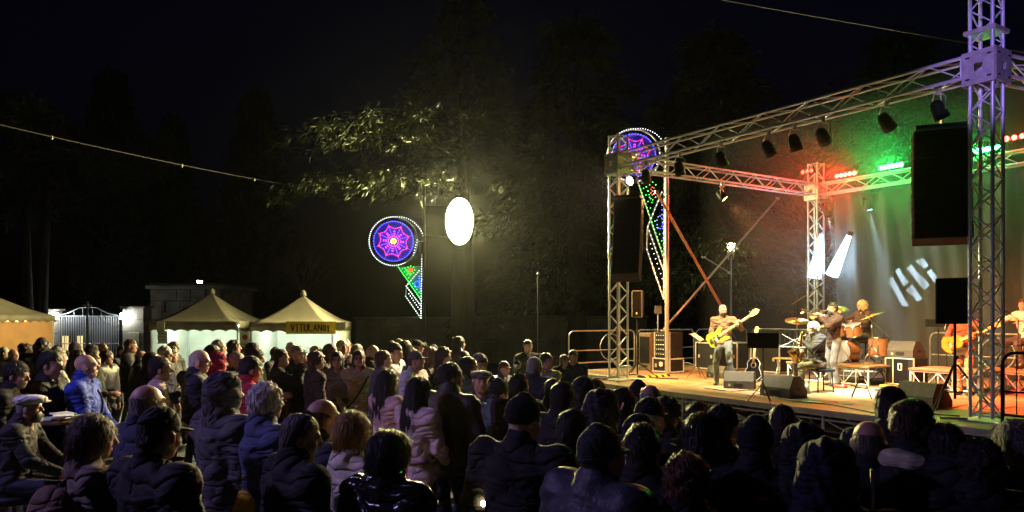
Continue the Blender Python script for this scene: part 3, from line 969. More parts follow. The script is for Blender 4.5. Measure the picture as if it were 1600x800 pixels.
# ------------------------------------------------------------------ backdrop cloth
def backdrop():
    o = empty('backdrop_curtain', st(.3, BL_D + .45, HS), RZ_E, 'dark grey cloth backdrop hanging behind the band', 'curtain')
    nx, nz = 150, 26; Lx = 9.6; H = 4.85
    V = np.zeros((nx + 1, nz + 1, 3))
    for i in range(nx + 1):
        x = Lx * i / nx
        for j in range(nz + 1):
            z = H * j / nz
            a = .05 + .05 * math.sin(x * 1.7)
            V[i, j] = (x + .03 * math.sin(3 * x + 1.1 * z), a * math.sin(x * 7.1 + .5 * math.sin(z * 1.3 + x)) + .05 * math.sin(x * 2.3 + z * .9) + .03 * math.sin(x * 15 + z * 2), z)
    V[:, :, 2] -= (.10 * np.sin(np.linspace(0, 14, nx + 1)) ** 2)[:, None] * np.linspace(0, 1, nz + 1)[None, :]
    idx = np.arange((nx + 1) * (nz + 1)).reshape(nx + 1, nz + 1)
    Q = np.stack([idx[:-1, :-1], idx[1:, :-1], idx[1:, 1:], idx[:-1, 1:]], -1).reshape(-1, 4)
    c = link('cloth', np_mesh('cloth', V.reshape(-1, 3), Q), o, m=mat('backdrop_cloth', (.045, .045, .047), .8, var=.2, scale=2, bump=.3, bscale=12))
    md = c.modifiers.new('thick', 'SOLIDIFY'); md.thickness = .006
    rod('top_pipe', (-.1, 0, H + .02), (Lx + .1, 0, H + .02), .022, M_STEEL, o)
    for x in (0, 3, 6, 9): rod('hanger', (x, 0, H + .02), (x, -.45, TZ - HS - .17), .01, M_STEEL, o)
backdrop()

# ------------------------------------------------------------------ crowd barriers
def barrier(label, p, rz, L=2.2, H=1.05, ring=True, m=None, group='steel crowd barriers'):
    m = m or M_STEEL
    o = empty('crowd_barrier', p, rz, label, 'barrier', group)
    r = .02; c = .16; pts = []
    for k in range(7):
        t = math.pi / 2 * k / 6
        pts.append((c - c * math.cos(t), 0, H - c + c * math.sin(t)))
    left = [(0, 0, .02)] + pts; right = [(L - x, 0, z) for x, _, z in reversed(left)]
    MB().sweep(left + right, r, 8).build('frame', m, o)
    rod('rail', (.02, 0, H * .5), (L - .02, 0, H * .5), .014, m, o); rod('rail', (.02, 0, .2), (L - .02, 0, .2), .016, m, o)
    if ring:
        rr = .36; a = [(L * .62 + rr * math.cos(t), .0, .60 + rr * math.sin(t)) for t in [i * math.pi / 14 for i in range(29)]]
        MB().sweep(a, .012, 6).build('ring', m, o)
    else:
        for i in range(1, 12): rod('bar', (L * i / 12, 0, .22), (L * i / 12, 0, H - .03), .008, m, o, 6)
    for x in (.25, L - .25):
        MB().sweep([(x, -.26, .015), (x, -.05, .06), (x, .05, .06), (x, .26, .015)], .014, 6).build('foot', m, o)
    return o
def ebar(label, e0, d0, e1, d1, **k):
    p, q = st(e0, d0), st(e1, d1)
    return barrier(label, p, math.atan2(q.y - p.y, q.x - p.x), L=(q - p).length, **k)
ebar('ringed steel barrier at the front of the stage wing', -2.85, .75, -2.85, 3.05)
ebar('ringed steel barrier behind the amplifier rack', -2.85, 3.15, -2.85, 5.4)
ebar('ringed steel barrier behind the music stand with sheets', -2.85, 5.5, -2.85, 7.75)
ebar('plain steel barrier behind the bass player', -2.7, 7.8, -.6, 7.8, ring=False)
ebar('plain steel barrier behind the flight cases', -.45, 7.8, .9, 7.8, ring=False)
ebar('ringed steel barrier behind the stacked amplifier', 3.2, 7.1, 5.6, 7.1)
barrier('dark barrier end standing beside the tall tower', on_stage(1566, 672), RZ_E, L=2.0, H=1.0, ring=False, m=M_BLK)

# ------------------------------------------------------------------ loudspeaker columns
def line_array(label, top, rz, n, w=.66, h=.20, dep=.42, bend=2.2):
    o = empty('line_array', top, rz, label, 'speaker', 'hanging loudspeaker columns')
    MB().box((0, 0, .06), (w * .9, dep * .8, .05)).build('flying_frame', M_BLK, o)
    rod('chain', (0, 0, .08), (0, 0, .55), .012, M_STEEL, o)
    z, y, a = 0.0, 0.0, 0.0
    for i in range(n):
        R = Matrix.Rotation(math.radians(a), 3, 'X')
        c = Vector((0, y, z)) + R @ Vector((0, 0, -h / 2))
        b = MB().box((0, 0, 0), (w, dep, h - .012), bev=.012).build('cabinet', M_BLKP, o, c, (math.radians(a), 0, 0))
        MB().box((0, -dep / 2 - .004, 0), (w - .05, .02, h - .04)).build('grille', M_GRILLE, b)
        for s_ in (-1, 1): MB().box((s_ * (w / 2 + .004), .05, 0), (.02, .10, .05), bev=.006).build('rigging_plate', M_BLK, b)
        e = R @ Vector((0, 0, -h)); z += e.z; y += e.y; a -= bend
    return o
pa = st(.62, .12, 5.0); pa = W(982, 312, 16.4)
line_array('curved black speaker column hung on the tower with the light ornament', pa, math.radians(-18), 9, w=.60, h=.20, bend=3.0)
pb = W(1470, 206, 10.9)
line_array('wide black speaker column hung beside the violet plated tower', pb, math.radians(-24), 8, w=.74, h=.205, bend=1.6)
# ------------------------------------------------------------------ stage lighting fixtures
def emis(name, col, strength, base=(.8, .8, .8)):
    return mat(name, base, .4, var=0, emit=col, estr=strength)
def par_can(label, p, target, col, power, spot=55, lens=14.0, lit=True):
    o = empty('stage_light', p, 0, label, 'stage light', 'lamps hung under the front truss')
    d = (Vector(target) - Vector(p)).normalized(); q = d.to_track_quat('-Z', 'Y'); Mx = q.to_matrix()
    g = MB(); g.lathe([(.0, .16), (.06, .15), (.085, .10), (.10, -.02), (.115, -.13), (.108, -.13), (.10, -.10)], 14, Mx.to_4x4()); g.build('can', M_BLK, o)
    g = MB(); g.sweep([Mx @ Vector((.125, 0, 0)), Mx @ Vector((.13, 0, .0)) + Vector((0, 0, .16)), Vector((.07, 0, .24)), Vector((-.07, 0, .24)), Mx @ Vector((-.13, 0, 0)) + Vector((0, 0, .16)), Mx @ Vector((-.125, 0, 0))], .012, 6); g.build('yoke', M_STEEL, o)
    MB().box((0, 0, .28), (.05, .06, .09)).build('hook_clamp', M_STEEL, o)
    MB().lathe([(.0, -.095), (.1, -.095)], 14, Mx.to_4x4()).build('lens', emis('lens_%d' % int(sum(col) * 100 + col[2] * 31), col, lens), o)
    if power: lamp('SPOT', 'stage_light_beam', Vector(p) + d * .14, target, power, col, size=.09, spot=spot, blend=.6)
    return o
WARM, YEL, ORA, RED = (1.0, .72, .38), (1.0, .82, .28), (1.0, .40, .10), (1.0, .07, .03)
z0 = TZ - .48
for i, (e, te, td, col, pw, nm) in enumerate(((.9, -.6, 2.2, ORA, 3200, 'amber stage lamp next to the curved speaker column'), (1.9, 1.6, 1.6, YEL, 2200, 'yellow stage lamp second along the front truss'),
        (3.0, 3.4, 2.2, (1.0, .86, .62), 4200, 'warm stage lamp third along the front truss'), (4.1, 4.6, 3.4, YEL, 2800, 'yellow stage lamp at the middle of the front truss'),
        (5.2, 4.4, 5.2, ORA, 3000, 'amber stage lamp fifth along the front truss'), (6.3, 7.2, 4.0, RED, 9000, 'red stage lamp next to the wide speaker column'), (7.1, 8.0, 2.2, ORA, 600, 'amber stage lamp last before the violet corner plate'))):
    par_can(nm, st(e, .0, z0), st(te, td, HS), col, pw, spot=62)
par_can('amber stage lamp hung on the side truss', st(0, 3.4, z0), st(3.0, 4.8, HS + .8), (1.0, .45, .15), 800, spot=50)

par_can('assumed white lamp lighting the bright middle of the deck', st(4.65, .0, z0), st(4.7, 2.3, HS), (.95, .97, 1.0), 9000, spot=24)  # assumed lamp, added for the white pool of light on the deck
par_can('added warm fill lamp hidden behind the curved speaker column to light the audience', st(.45, .02, z0), Vector((-5.5, 8.5, 1.3)), (1.0, .74, .42), 12000, spot=66)  # unseen fill lamp, added to warm the faces of the crowd
# LED bars on the rear truss
def led_bar(label, px, py, col, n, facing, power, off=.24, estr=40, length=.62, t=None):
    # walk along the rear truss to the column px
    e = t
    p = st(e, BL_D - off, 0); p.z = CAMH - (py - HZ) * p.y / F_PX
    o = empty('led_bar', p, RZ_E, label, 'stage light', 'coloured light bars on the rear truss')
    MB().box((0, .04, 0), (length, .08, .12), bev=.01).build('housing', M_BLK, o)
    me = MB().lathe([(.0, -.012), (.04, -.008), (.054, .004), (.054, .02)], 10, Matrix.Rotation(math.radians(90), 4, 'X') @ Matrix.Rotation(math.pi, 4, 'X')).mesh('led_lens')
    for i in range(n):
        link('led_lens', me, o, (-length / 2 + length * (i + .5) / n, -.018, 0), (math.pi, 0, 0), emis('led_' + label.split()[0], col, estr))
    for s_ in (-1, 1): MB().box((s_ * length * .35, .06, .10), (.03, .03, .10)).build('bracket', M_BLK, o)
    if power: lamp('SPOT', 'led_bar_beam', p - DV * .09, facing, power, col, size=.15, spot=95, blend=.8)
    return p
def e_for_px(px, d):
    lo_, hi_ = -1.0, 12.0
    for _ in range(50):
        m_ = (lo_ + hi_) / 2; q = st(m_, d)
        if 800 + F_PX * q.x / q.y < px: lo_ = m_
        else: hi_ = m_
    return lo_
GREEN = (.02, 1.0, .12)
led_bar('red light bar shining on the rear truss', 1322, 273, (1.0, .012, .008), 5, st(2, -4, 1), 1600, t=e_for_px(1322, BL_D - .24), estr=90)
led_bar('green light bar shining on the rear truss', 1393, 260, GREEN, 6, W(800, 600, 8.0), 900, t=e_for_px(1393, BL_D - .24), estr=75)
led_bar('green light bar seen through the tall tower', 1540, 234, GREEN, 6, st(5, -5, 0), 250, t=e_for_px(1540, BL_D - .24), estr=60)
led_bar('short red light bar beside the rear corner tower', 1268, 268, (1.0, .012, .008), 3, None, 0, t=e_for_px(1262, BL_D - .5), off=.5, estr=12, length=.4)
led_bar('red light bar beyond the tall tower', 1590, 214, (1.0, .012, .008), 4, None, 0, t=e_for_px(1592, BL_D - .24), estr=25)

def moving_head(label, p, target, col, power, spot=16, estr=60, gobo=False):
    o = empty('moving_head', p, RZ_E, label, 'stage light', 'moving head lamps under the rear truss')
    MB().box((0, 0, .24), (.30, .24, .10), bev=.02).build('base', M_BLK, o)
    for s_ in (-1, 1): MB().box((s_ * .13, 0, .09), (.035, .12, .24), bev=.01).build('arm', M_BLK, o)
    d = (Vector(target) - Vector(p)).normalized()
    dl = Matrix.Rotation(-RZ_E, 3, 'Z') @ d
    Mx = dl.to_track_quat('-Z', 'Y').to_matrix().to_4x4()
    MB().lathe([(0, .14), (.07, .13), (.10, .06), (.105, -.08), (.09, -.15), (.08, -.13)], 14, Mx).build('head', M_BLK, o)
    MB().lathe([(0, -.125), (.08, -.125)], 14, Mx).build('lens', emis('moving_lens', (.12, .42, 1.0), estr * .35), o)
    L = lamp('SPOT', 'moving_head_beam', Vector(p) + d * .16, target, power, col, size=.02, spot=spot, blend=.15)
    return L
ICE = (.62, .85, 1.0)
mh = []
for lab, px, py, tgt, pw, sp in (('moving lamp nearest the rear corner tower', 1292, 328, st(1.2, 7.0, 1.6), 9000, 12), ('moving lamp further along the rear truss', 1357, 320, st(2.9, 6.6, .7), 9000, 12)):
    e = e_for_px(px, BL_D - .7); p = st(e, BL_D - .7, 0); p.z = CAMH - (py - HZ) * p.y / F_PX
    mh.append(moving_head(lab, p, tgt, ICE, pw, sp))

# light beams in the smoke at the rear corner, shaped as solid glowing cones
def glowing_tube(label, p, q, r0, r1):
    o = empty('glowing_tube', p, 0, label, 'stage light', 'white light beams shaped as glowing cones')
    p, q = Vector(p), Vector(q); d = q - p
    MB().tube((0, 0, 0), d, r0, 10, r1).build('tube', emis('beam_glow', (.55, .80, 1.0), 20.0), o)
    MB().tube(-d.normalized() * .12, (0, 0, 0), r0 * 1.25, 10).build('beam_cap', M_BLK, o); MB().tube(d, d + d.normalized() * .1, r1 * 1.1, 10).build('beam_cap', M_BLK, o)  # dark caps added to close the ends of the beam shape
def beam_px(label, x0, y0, x1, y1, d, r0, r1):
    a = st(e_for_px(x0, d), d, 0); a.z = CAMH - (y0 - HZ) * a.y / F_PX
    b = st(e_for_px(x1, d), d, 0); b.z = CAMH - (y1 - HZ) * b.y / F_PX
    glowing_tube(label, a, b, r0, r1)
beam_px('white light beam shaped as a glowing cone at the rear corner tower', 1284, 366, 1272, 434, BL_D - .05 + .35, .06, .20)
beam_px('slanting white light beam shaped as a glowing cone next to the rear corner tower', 1327, 368, 1300, 430, BL_D + .12, .06, .17)

# pattern projector: bars of light thrown on the backdrop
gp = st(5.2, 4.6, TZ - .5); gt = W(1425, 438, 1); 
e_t = e_for_px(1428, BL_D + .42); q = st(e_t, BL_D + .42, 0); q.z = CAMH - (436 - HZ) * q.y / F_PX
gl = moving_head('moving lamp throwing a striped pattern on the backdrop', gp, q, ICE, 14000, 13, estr=4)
gl.data.shadow_soft_size = .004
gd = gl.data; gd.use_nodes = True; gn = gd.node_tree
em = gn.nodes.get('Emission'); tcn = gn.nodes.new('ShaderNodeTexCoord'); sep = gn.nodes.new('ShaderNodeMapping')
sep.inputs['Rotation'].default_value = (0, 0, math.radians(62)); sep.inputs['Scale'].default_value = (5.2, 5.2, 1)
wv = gn.nodes.new('ShaderNodeTexBrick'); wv.inputs['Scale'].default_value = 1.0; wv.inputs['Brick Width'].default_value = 1.0; wv.inputs['Row Height'].default_value = .26; wv.inputs['Mortar Size'].default_value = .07; wv.inputs['Mortar Smooth'].default_value = .2
gt_ = gn.nodes.new('ShaderNodeMath'); gt_.operation = 'LESS_THAN'; gt_.inputs[1].default_value = .5
gn.links.new(tcn.outputs['Normal'], sep.inputs[0]); gn.links.new(sep.outputs[0], wv.inputs[0]); gn.links.new(wv.outputs['Fac'], gt_.inputs[0]); gn.links.new(gt_.outputs[0], em.inputs['Strength'])

# unseen violet floods, assumed out of view to tint the crowd and corner plate
def flood(label, p, target, col, power, spot=70, group='unseen floods added for violet light'):
    o = empty('unseen_flood', p, 0, label, 'flood light', group)
    d = (Vector(target) - Vector(p)).normalized(); Mx = d.to_track_quat('-Z', 'Y').to_matrix()
    MB().box((0, 0, 0), (.45, .30, .16), Mx, bev=.02).build('housing', M_BLK, o)
    MB().box(Mx @ Vector((0, 0, -.085)), (.40, .25, .006), Mx).build('glass', emis('unseen_flood_glass_%d' % int(col[0] * 100), col, 4), o)
    rod('stand', (0, 0, -p[2]), (0, 0, -.1), .025, M_BLK, o)
    lamp('SPOT', 'unseen_flood_beam', Vector(p) + d * .12, target, power, col, size=.15, spot=spot, blend=.7)
flood('assumed violet flood lamp on a tall stand out of view', Vector((-7.0, 3.6, 5.6)), Vector((-1.6, 5.6, 1.0)), (.50, .38, 1.0), 800, 70)  # assumed lamp, placed out of view to tint the crowd violet
flood('added narrow violet spot lamp out of view aimed at the tall tower', Vector((-2.6, -2.0, 4.6)), st(LEN + .15, 0, TZ + .1), (.42, .26, 1.0), 9000, 8)  # unseen lamp, added to turn the corner plate violet

# ------------------------------------------------------------------ instruments and gear on the stage
M_CASE = mat('flight_case_black', (.012, .012, .014), .7, spec=.2, var=.25, bump=.2, bscale=60)
def wedge(label, px, py, w, rz, face_down=False, on=None, z=HS, h=None, s=None):
    p = on_stage(px, py, z) if on is None else on
    o = empty('wedge_monitor', p, rz, label, 'speaker', 'wedge monitors on the stage')
    d = w * .72; h = h or w * .58
    prof = [(-d / 2, .0), (d / 2, .0), (d / 2, h * .45), (d * .28, h), (-d * .10, h), (-d / 2, h * .28)]
    poly = [(-w / 2, y, z_) for y, z_ in prof]
    MB().prism(poly, (-w / 2, 0, 0), (w / 2, 0, 0)).build('cabinet', mat('wedge_paint', (.055, .05, .045), .6, spec=.25, var=.2, scale=20, bump=.3, bscale=120), o)
    a = Vector((0, -d * .10, h)); b = Vector((0, -d / 2, h * .28)); mid = (a + b) / 2; n = Vector((0, -(a.z - b.z), (a.y - b.y))).normalized()
    Mx = Matrix((Vector((1, 0, 0)), (a - b).normalized(), Vector((1, 0, 0)).cross((a - b).normalized()))).transposed()
    MB().box(mid + n * .006, (w * .92, (a - b).length * .9, .012), Mx).build('grille', M_GRILLE, o)
    for s_ in (-1, 1): MB().box((s_ * (w / 2 + .003), .0, h * .4), (.01, .11, .05), bev=.003).build('side_handle', M_BLK, o)
    bx = MB(); bx.box((0, d / 2 + .004, h * .24), (w * .32, .012, h * .22), bev=.004); bx.build('rear_handle', M_BLK, o)
    MB().box((w * .30, d / 2 + .003, h * .2), (.05, .008, .05)).build('socket_plate', M_STEEL, o)
    return o
AUD = RZ_E                                     # local -Y faces the audience side
wedge('orange lit wedge monitor in front of the bass player', 1124, 590, .48, RZ_E + 3.2)
wedge('dark wedge monitor turned beside the orange lit one', 1156, 606, .58, RZ_E + 3.7)
wedge('large wedge monitor at the saxophone player\'s feet', 1224, 619, .66, RZ_E + 3.1)
wedge('orange wedge monitor on the deck before the black amplifier', 1443, 634, .66, RZ_E + 3.0)

def flight_case(label, px, py, dims, rz=None, z=HS, logo=False, group='flight cases on the stage', cat='case', s=None):
    p = on_stage(px, py, z); w, d, h = dims
    o = empty('flight_case', p, RZ_E if rz is None else rz, label, cat, group)
    MB().box((0, 0, h / 2 + .02), (w - .02, d - .02, h - .02)).build('panel', M_CASE, o)
    for sx in (-1, 1):
        for sy in (-1, 1): MB().box((sx * (w / 2 - .012), sy * (d / 2 - .012), h / 2 + .02), (.03, .03, h)).build('edge', M_ALU, o)
    for zz in (.035, h + .005):
        for sy in (-1, 1): MB().box((0, sy * (d / 2 - .012), zz), (w - .034, .03, .03)).build('edge', M_ALU, o)
        for sx in (-1, 1): MB().box((sx * (w / 2 - .012), 0, zz), (.03, d - .034, .03)).build('edge', M_ALU, o)
    for sx in (-.3, .3): MB().box((sx * w, -d / 2 - .004, h * .5), (.07, .016, .09), bev=.004).build('latch', M_STEEL, o)
    for sx in (-1, 1):
        for sy in (-1, 1): MB().lathe([(.0, 0), (.03, 0), (.03, .03), (0, .03)], 8).build('caster', M_BLK, o, (sx * w * .4, sy * d * .38, -.008))
    if logo: MB().box((0, -d / 2 - .008, h * .62), (.12, .006, .10)).box((.0, -d / 2 - .012, h * .62), (.02, .005, .14)).build('logo', M_WHITE, o)
    return o
flight_case('silver edged flight case behind the bass player\'s legs', 1112, 577, (.72, .5, .72))
flight_case('silver edged flight case beside the guitar stand', 1148, 577, (.6, .5, .72))
flight_case('flight case under the white cloth by the black desk', 1205, 582, (.9, .5, .70))
flight_case('case with a white badge under the amplifier rack', 1044, 582, (.62, .5, .36), logo=True)
def rack(label, px, py, z):
    p = on_stage(px, 582); p.z = HS + z
    o = empty('amplifier_rack', p, RZ_E, label, 'rack')
    MB().box((0, .02, .32), (.56, .44, .64), bev=.01).build('box', M_CASE, o)
    for i in range(5):
        u = MB().box((0, -.215, .08 + i * .12), (.49, .02, .105), bev=.004).build('unit', M_BLK, o)
        for k in range(4): MB().lathe([(.0, 0), (.014, .0), (.014, .015), (0, .015)], 8, Matrix.Rotation(math.pi / 2, 4, 'X')).build('knob', M_STEEL, u, (-.18 + k * .08, -.226, .08 + i * .12))
        if i in (1, 3): MB().box((.16, -.228, .08 + i * .12), (.06, .006, .02)).build('indicator', emis('red_led', (1, .05, .03), 5), u)
    for sx in (-1, 1): MB().box((sx * .27, -.21, .32), (.02, .04, .66)).build('rack_rail', M_ALU, o)
rack('amplifier rack with red indicator lights on the wing', 1044, 582, .395)
# brown plywood crate next to the rack
o = empty('plywood_crate', on_stage(1018, 578), RZ_E, 'brown plywood speaker crate beside the amplifier rack', 'crate')
MB().box((0, 0, .5), (.46, .5, 1.0), bev=.015).build('shell', mat('ply_crate', (.12, .08, .045), .6, var=.25), o)
MB().box((0, -.255, .55), (.36, .014, .7)).build('grille', M_GRILLE, o); MB().box((0, -.257, .12), (.2, .01, .05)).build('handle', M_BLK, o)

# combo amplifier with a wedge on top
p = on_stage(1416, 602)
o = empty('bass_amplifier', p, RZ_E - .05, 'black amplifier cabinet with pale piping and a white badge', 'amplifier')
MB().box((0, 0, .30), (.66, .46, .58), bev=.012).build('cabinet', M_CASE, o)
m_pip = mat('amp_piping', (.7, .62, .42), .5, var=.1)
for a, b in (((-.31, .03), (-.31, .57)), ((.31, .03), (.31, .57)), ((-.31, .57), (.31, .57)), ((-.31, .03), (.31, .03)), ((-.14, .03), (-.14, .57))):
    rod('piping', (a[0], -.235, a[1]), (b[0], -.235, b[1]), .012, m_pip, o)
MB().box((0.02, -.236, .30), (.30, .012, .50)).build('grille', M_GRILLE, o)
MB().box((-.02, -.245, .40), (.02, .01, .14)).box((.05, -.245, .40), (.02, .01, .14)).box((.015, -.245, .46), (.05, .01, .02)).box((.015, -.245, .335), (.05, .01, .02)).build('badge', M_WHITE, o)
wedge('wedge monitor lying on top of the black amplifier', 0, 0, .58, RZ_E + 3.05, on=p + Vector((0, 0, .592)))

def tripod_speaker():
    p = on_stage(1492, 650)
    o = empty('speaker_stand', p, RZ_E, 'black tripod stand under the box loudspeaker', 'stand')
    rod('pole', (0, 0, .25), (0, 0, 1.35), .02, M_BLK, o); rod('sleeve', (0, 0, .35), (0, 0, .85), .028, M_BLK, o)
    for k in range(3):
        t = k * 2.094 + .4; v = Vector((math.cos(t), math.sin(t), 0))
        rod('leg', v * .55 + Vector((0, 0, .015)), Vector((0, 0, .75)) + v * .03, .014, M_BLK, o)
        rod('brace', v * .30 + Vector((0, 0, .36)), Vector((0, 0, .35)), .01, M_BLK, o)
    MB().lathe([(0, 0), (.02, 0), (.02, .04), (0, .04)], 8).build('knob', M_BLK, o, (.03, 0, .84))
    o2 = empty('loudspeaker', p + Vector((0, 0, 1.35)), RZ_E + .25, 'black box loudspeaker on the tripod stand by the tower', 'speaker')
    w, d, h = .42, .38, .66
    poly = [(-w / 2, -d / 2, 0), (w / 2, -d / 2, 0), (w / 2, d * .1, 0), (w * .28, d / 2, 0), (-w * .28, d / 2, 0), (-w / 2, d * .1, 0)]
    MB().prism(poly, (0, 0, 0), (0, 0, h)).build('cabinet', M_BLKP, o2)
    MB().box((0, -d / 2 - .008, h / 2), (w - .03, .018, h - .03), bev=.006).build('grille', M_GRILLE, o2)
    for s_ in (-1, 1): MB().box((s_ * (w / 2 + .002), -.05, h * .55), (.008, .12, .05)).build('handle', M_BLK, o2)
    MB().box((0, -.01, h + .003), (w * .9, d * .5, .012)).build('top_plate', M_BLK, o2)
tripod_speaker()
# slim column speaker behind the wing
p = W(996, 494, 18.6); o = empty('column_speaker', Vector((p.x, p.y, HS)), -.3, 'slim grey loudspeaker on a pole behind the tower', 'speaker')
rod('pole', (0, 0, 0), (0, 0, 1.4), .02, M_BLK, o); MB().box((0, 0, 1.75), (.26, .26, .68), bev=.02).build('cabinet', mat('grey_speaker', (.08, .08, .085), .6), o)
MB().box((0, -.135, 1.75), (.21, .012, .62)).build('grille', M_GRILLE, o); MB().box((0, -.145, 1.52), (.03, .008, .05)).build('badge', M_WHITE, o)
for k in range(3): rod('leg', (0, 0, .3), (.4 * math.cos(k * 2.1), .4 * math.sin(k * 2.1), .01), .014, M_BLK, o)
p = W(1028, 484, 20.5); o = empty('sign_board', Vector((p.x, p.y, 0)), 0, 'small grey board on a post behind the wing', 'sign')
rod('post', (0, 0, 0), (0, 0, p.z), .02, M_STEEL, o); MB().box((0, -.03, p.z), (.19, .02, .22), bev=.004).build('board', mat('grey_board', (.3, .3, .28), .6), o)

def music_stand(label, p, rz, h=1.05, sheet=None, tilt=35, dark=True):
    o = empty('music_stand', p, rz, label, 'music stand', 'music stands')
    rod('pole', (0, 0, .25), (0, 0, h), .011, M_BLK, o)
    for k in range(3):
        t = k * 2.094; v = Vector((math.cos(t), math.sin(t), 0)); rod('leg', v * .26 + Vector((0, 0, .01)), (0, 0, .34), .008, M_BLK, o)
    R = Matrix.Rotation(math.radians(-tilt), 3, 'X')
    d = MB().box(Vector((0, 0, h + .1)), (.50, .008, .34), R, bev=.002).box(Vector((0, 0, h + .1)) + R @ Vector((0, -.03, -.17)), (.50, .06, .008), R).build('desk', M_BLK, o)
    if sheet:
        for sx in (-1, 1): MB().box(Vector((sx * .115, 0, h + .1)) + R @ Vector((0, -.012, 0)), (.21, .003, .295), R).build('sheet', mat('paper_%d' % int(sheet[0] * 99), sheet, .8, var=.08), d)
    return o
music_stand('music stand with yellow lit sheets beside the bass player', on_stage(1090, 592), math.radians(60), .85, (.75, .75, .5), 55)
music_stand('broad black music desk before the acoustic guitar', on_stage(1192, 630), math.radians(160), .95, None, 40)
music_stand('music stand with folded sheets behind the stacked amplifier', on_stage(1466, 597), math.radians(150), 1.2, (.7, .65, .5), 60)
p = on_stage(1240, 612); o = empty('folding_music_stand', p, math.radians(-30), 'thin folding wire music stand in front of the saxophone player', 'music stand', 'music stands')
rod('pole', (0, 0, .2), (0, 0, .95), .010, M_STEEL, o)
for k in range(3): rod('leg', (.24 * math.cos(k * 2.094), .24 * math.sin(k * 2.094), .01), (0, 0, .32), .007, M_STEEL, o)
for a, b in (((-.24, .0, .86), (.22, .04, 1.10)), ((.24, 0, .86), (-.22, .04, 1.10)), ((-.24, -.03, .86), (.24, -.03, .86))): rod('wire_arm', a, b, .008, M_STEEL, o)

def mic_stand(label, p, top, boom, mic=True, r=.009):
    o = empty('microphone_stand', p, 0, label, 'stand', 'microphone stands'); p = Vector(p)
    t = Vector(top) - p; b = Vector(boom) - p
    rod('pole', (0, 0, .2), t, r, M_BLK, o); rod('boom', t - (b - t) * .25, b, r * .8, M_STEEL, o)
    for k in range(3):
        a = k * 2.094 + .5; rod('leg', (.24 * math.cos(a), .24 * math.sin(a), .01), (0, 0, .26), r * .9, M_BLK, o)
    if mic:
        d = (b - t).normalized(); MB().tube(b, b + d * .12, .012, 8, .02).tube(b + d * .12, b + d * .165, .025, 10, .018).build('microphone', M_BLK, o)
    return o
q = on_stage(1246, 590); mic_stand('boom microphone stand behind the long cymbal', q, W(1246, 470, q.y), W(1275, 452, q.y + .2))
q = on_stage(1376, 598); mic_stand('boom microphone stand between drums and amplifier', q, W(1382, 520, q.y), W(1352, 492, q.y + .1))
q = on_stage(1480, 602); mic_stand('straight microphone stand beside the box loudspeaker', q, W(1478, 508, q.y), W(1486, 480, q.y))
q = on_stage(1590, 612); mic_stand('boom stand beyond the tall tower', q, W(1591, 500, q.y), W(1580, 492, q.y))

def guitar_shape(L=.50, W1=.40, W2=.30, waist=.25, n=36):
    pts = []
    for i in range(n):
        t = 2 * math.pi * i / n
        y = -math.cos(t); u = (y + 1) / 2
        w = np.interp(u, [0, .08, .25, .42, .58, .78, .93, 1], [0, .6, 1, .86, waist / W1 * 1.05, W2 / W1, .55 * W2 / W1, 0]) * W1 / 2
        pts.append(((1 if math.sin(t) >= 0 else -1) * w if abs(math.sin(t)) > 1e-6 else 0, u * L))
    return pts
def acoustic():
    p = on_stage(1177, 604)
    o = empty('acoustic_guitar', p + Vector((0, 0, .10)), RZ_E + .15, 'black acoustic guitar with white edging leaning in a stand', 'guitar')
    o.rotation_euler = (math.radians(-10), 0, RZ_E + .15)
    sh = guitar_shape()
    MB().prism([(x, -.05, z) for x, z in sh], (0, -.05, 0), (0, .05, 0)).build('body', mat('guitar_black', (.012, .012, .014), .2, var=.1, coat=.5), o)
    MB().sweep([(x, -.052, z) for x, z in sh] + [(sh[0][0], -.052, sh[0][1])], .007, 6).build('binding', M_WHITE, o)
    wood = mat('spruce', (.55, .33, .13), .4, var=.2, scale=20, stretch=(1, 1, 6))
    MB().lathe([(.045, 0), (.06, 0), (.06, -.003), (.045, -.003)], 20, Matrix.Translation((0, -.053, .34)) @ Matrix.Rotation(math.pi / 2, 4, 'X')).build('rosette', wood, o)
    MB().lathe([(0, .001), (.045, .001)], 20, Matrix.Translation((0, -.055, .34)) @ Matrix.Rotation(math.pi / 2, 4, 'X')).build('sound_hole', M_BLK, o)
    MB().box((0, -.058, .68), (.05, .022, .62), bev=.004).build('neck', wood, o)
    hd = MB().box((0, -.05, 1.06), (.075, .018, .17), bev=.004).build('headstock', wood, o)
    for sx in (-1, 1):
        for k in range(3): MB().lathe([(.0, -.01), (.01, -.01), (.01, .01), (0, .01)], 8).build('tuner', M_CHROME, hd, (sx * .048, -.05, 1.01 + k * .05))
    MB().box((0, -.06, .16), (.12, .016, .03), bev=.003).build('bridge', wood, o)
    s2 = empty('guitar_stand', p, RZ_E + .15, 'small tubular stand holding the black acoustic guitar', 'stand')
    for sx in (-1, 1): MB().sweep([(sx * .18, .22, .01), (sx * .12, .12, .3), (0, .14, .55)], .009, 6).build('leg', M_BLK, s2); rod('cradle', (sx * .12, .1, .13), (sx * .12, -.09, .09), .009, M_BLK, s2)
    rod('cross_bar', (-.12, .11, .12), (.12, .11, .12), .009, M_BLK, s2)
acoustic()
p = on_stage(1346, 622); o = empty('instrument_stand', p, RZ_E + .6, 'empty folding instrument stand on the bright deck', 'stand')
for sx in (-1, 1):
    for sy in (-1, 1): rod('leg', (sx * .16, sy * .12, .01), (sx * .03, 0, .36), .009, M_BLK, o)
rod('cross_bar', (-.09, 0, .18), (.09, 0, .18), .008, M_BLK, o); MB().box((0, 0, .38), (.09, .06, .04), bev=.01).build('head', M_BLK, o)

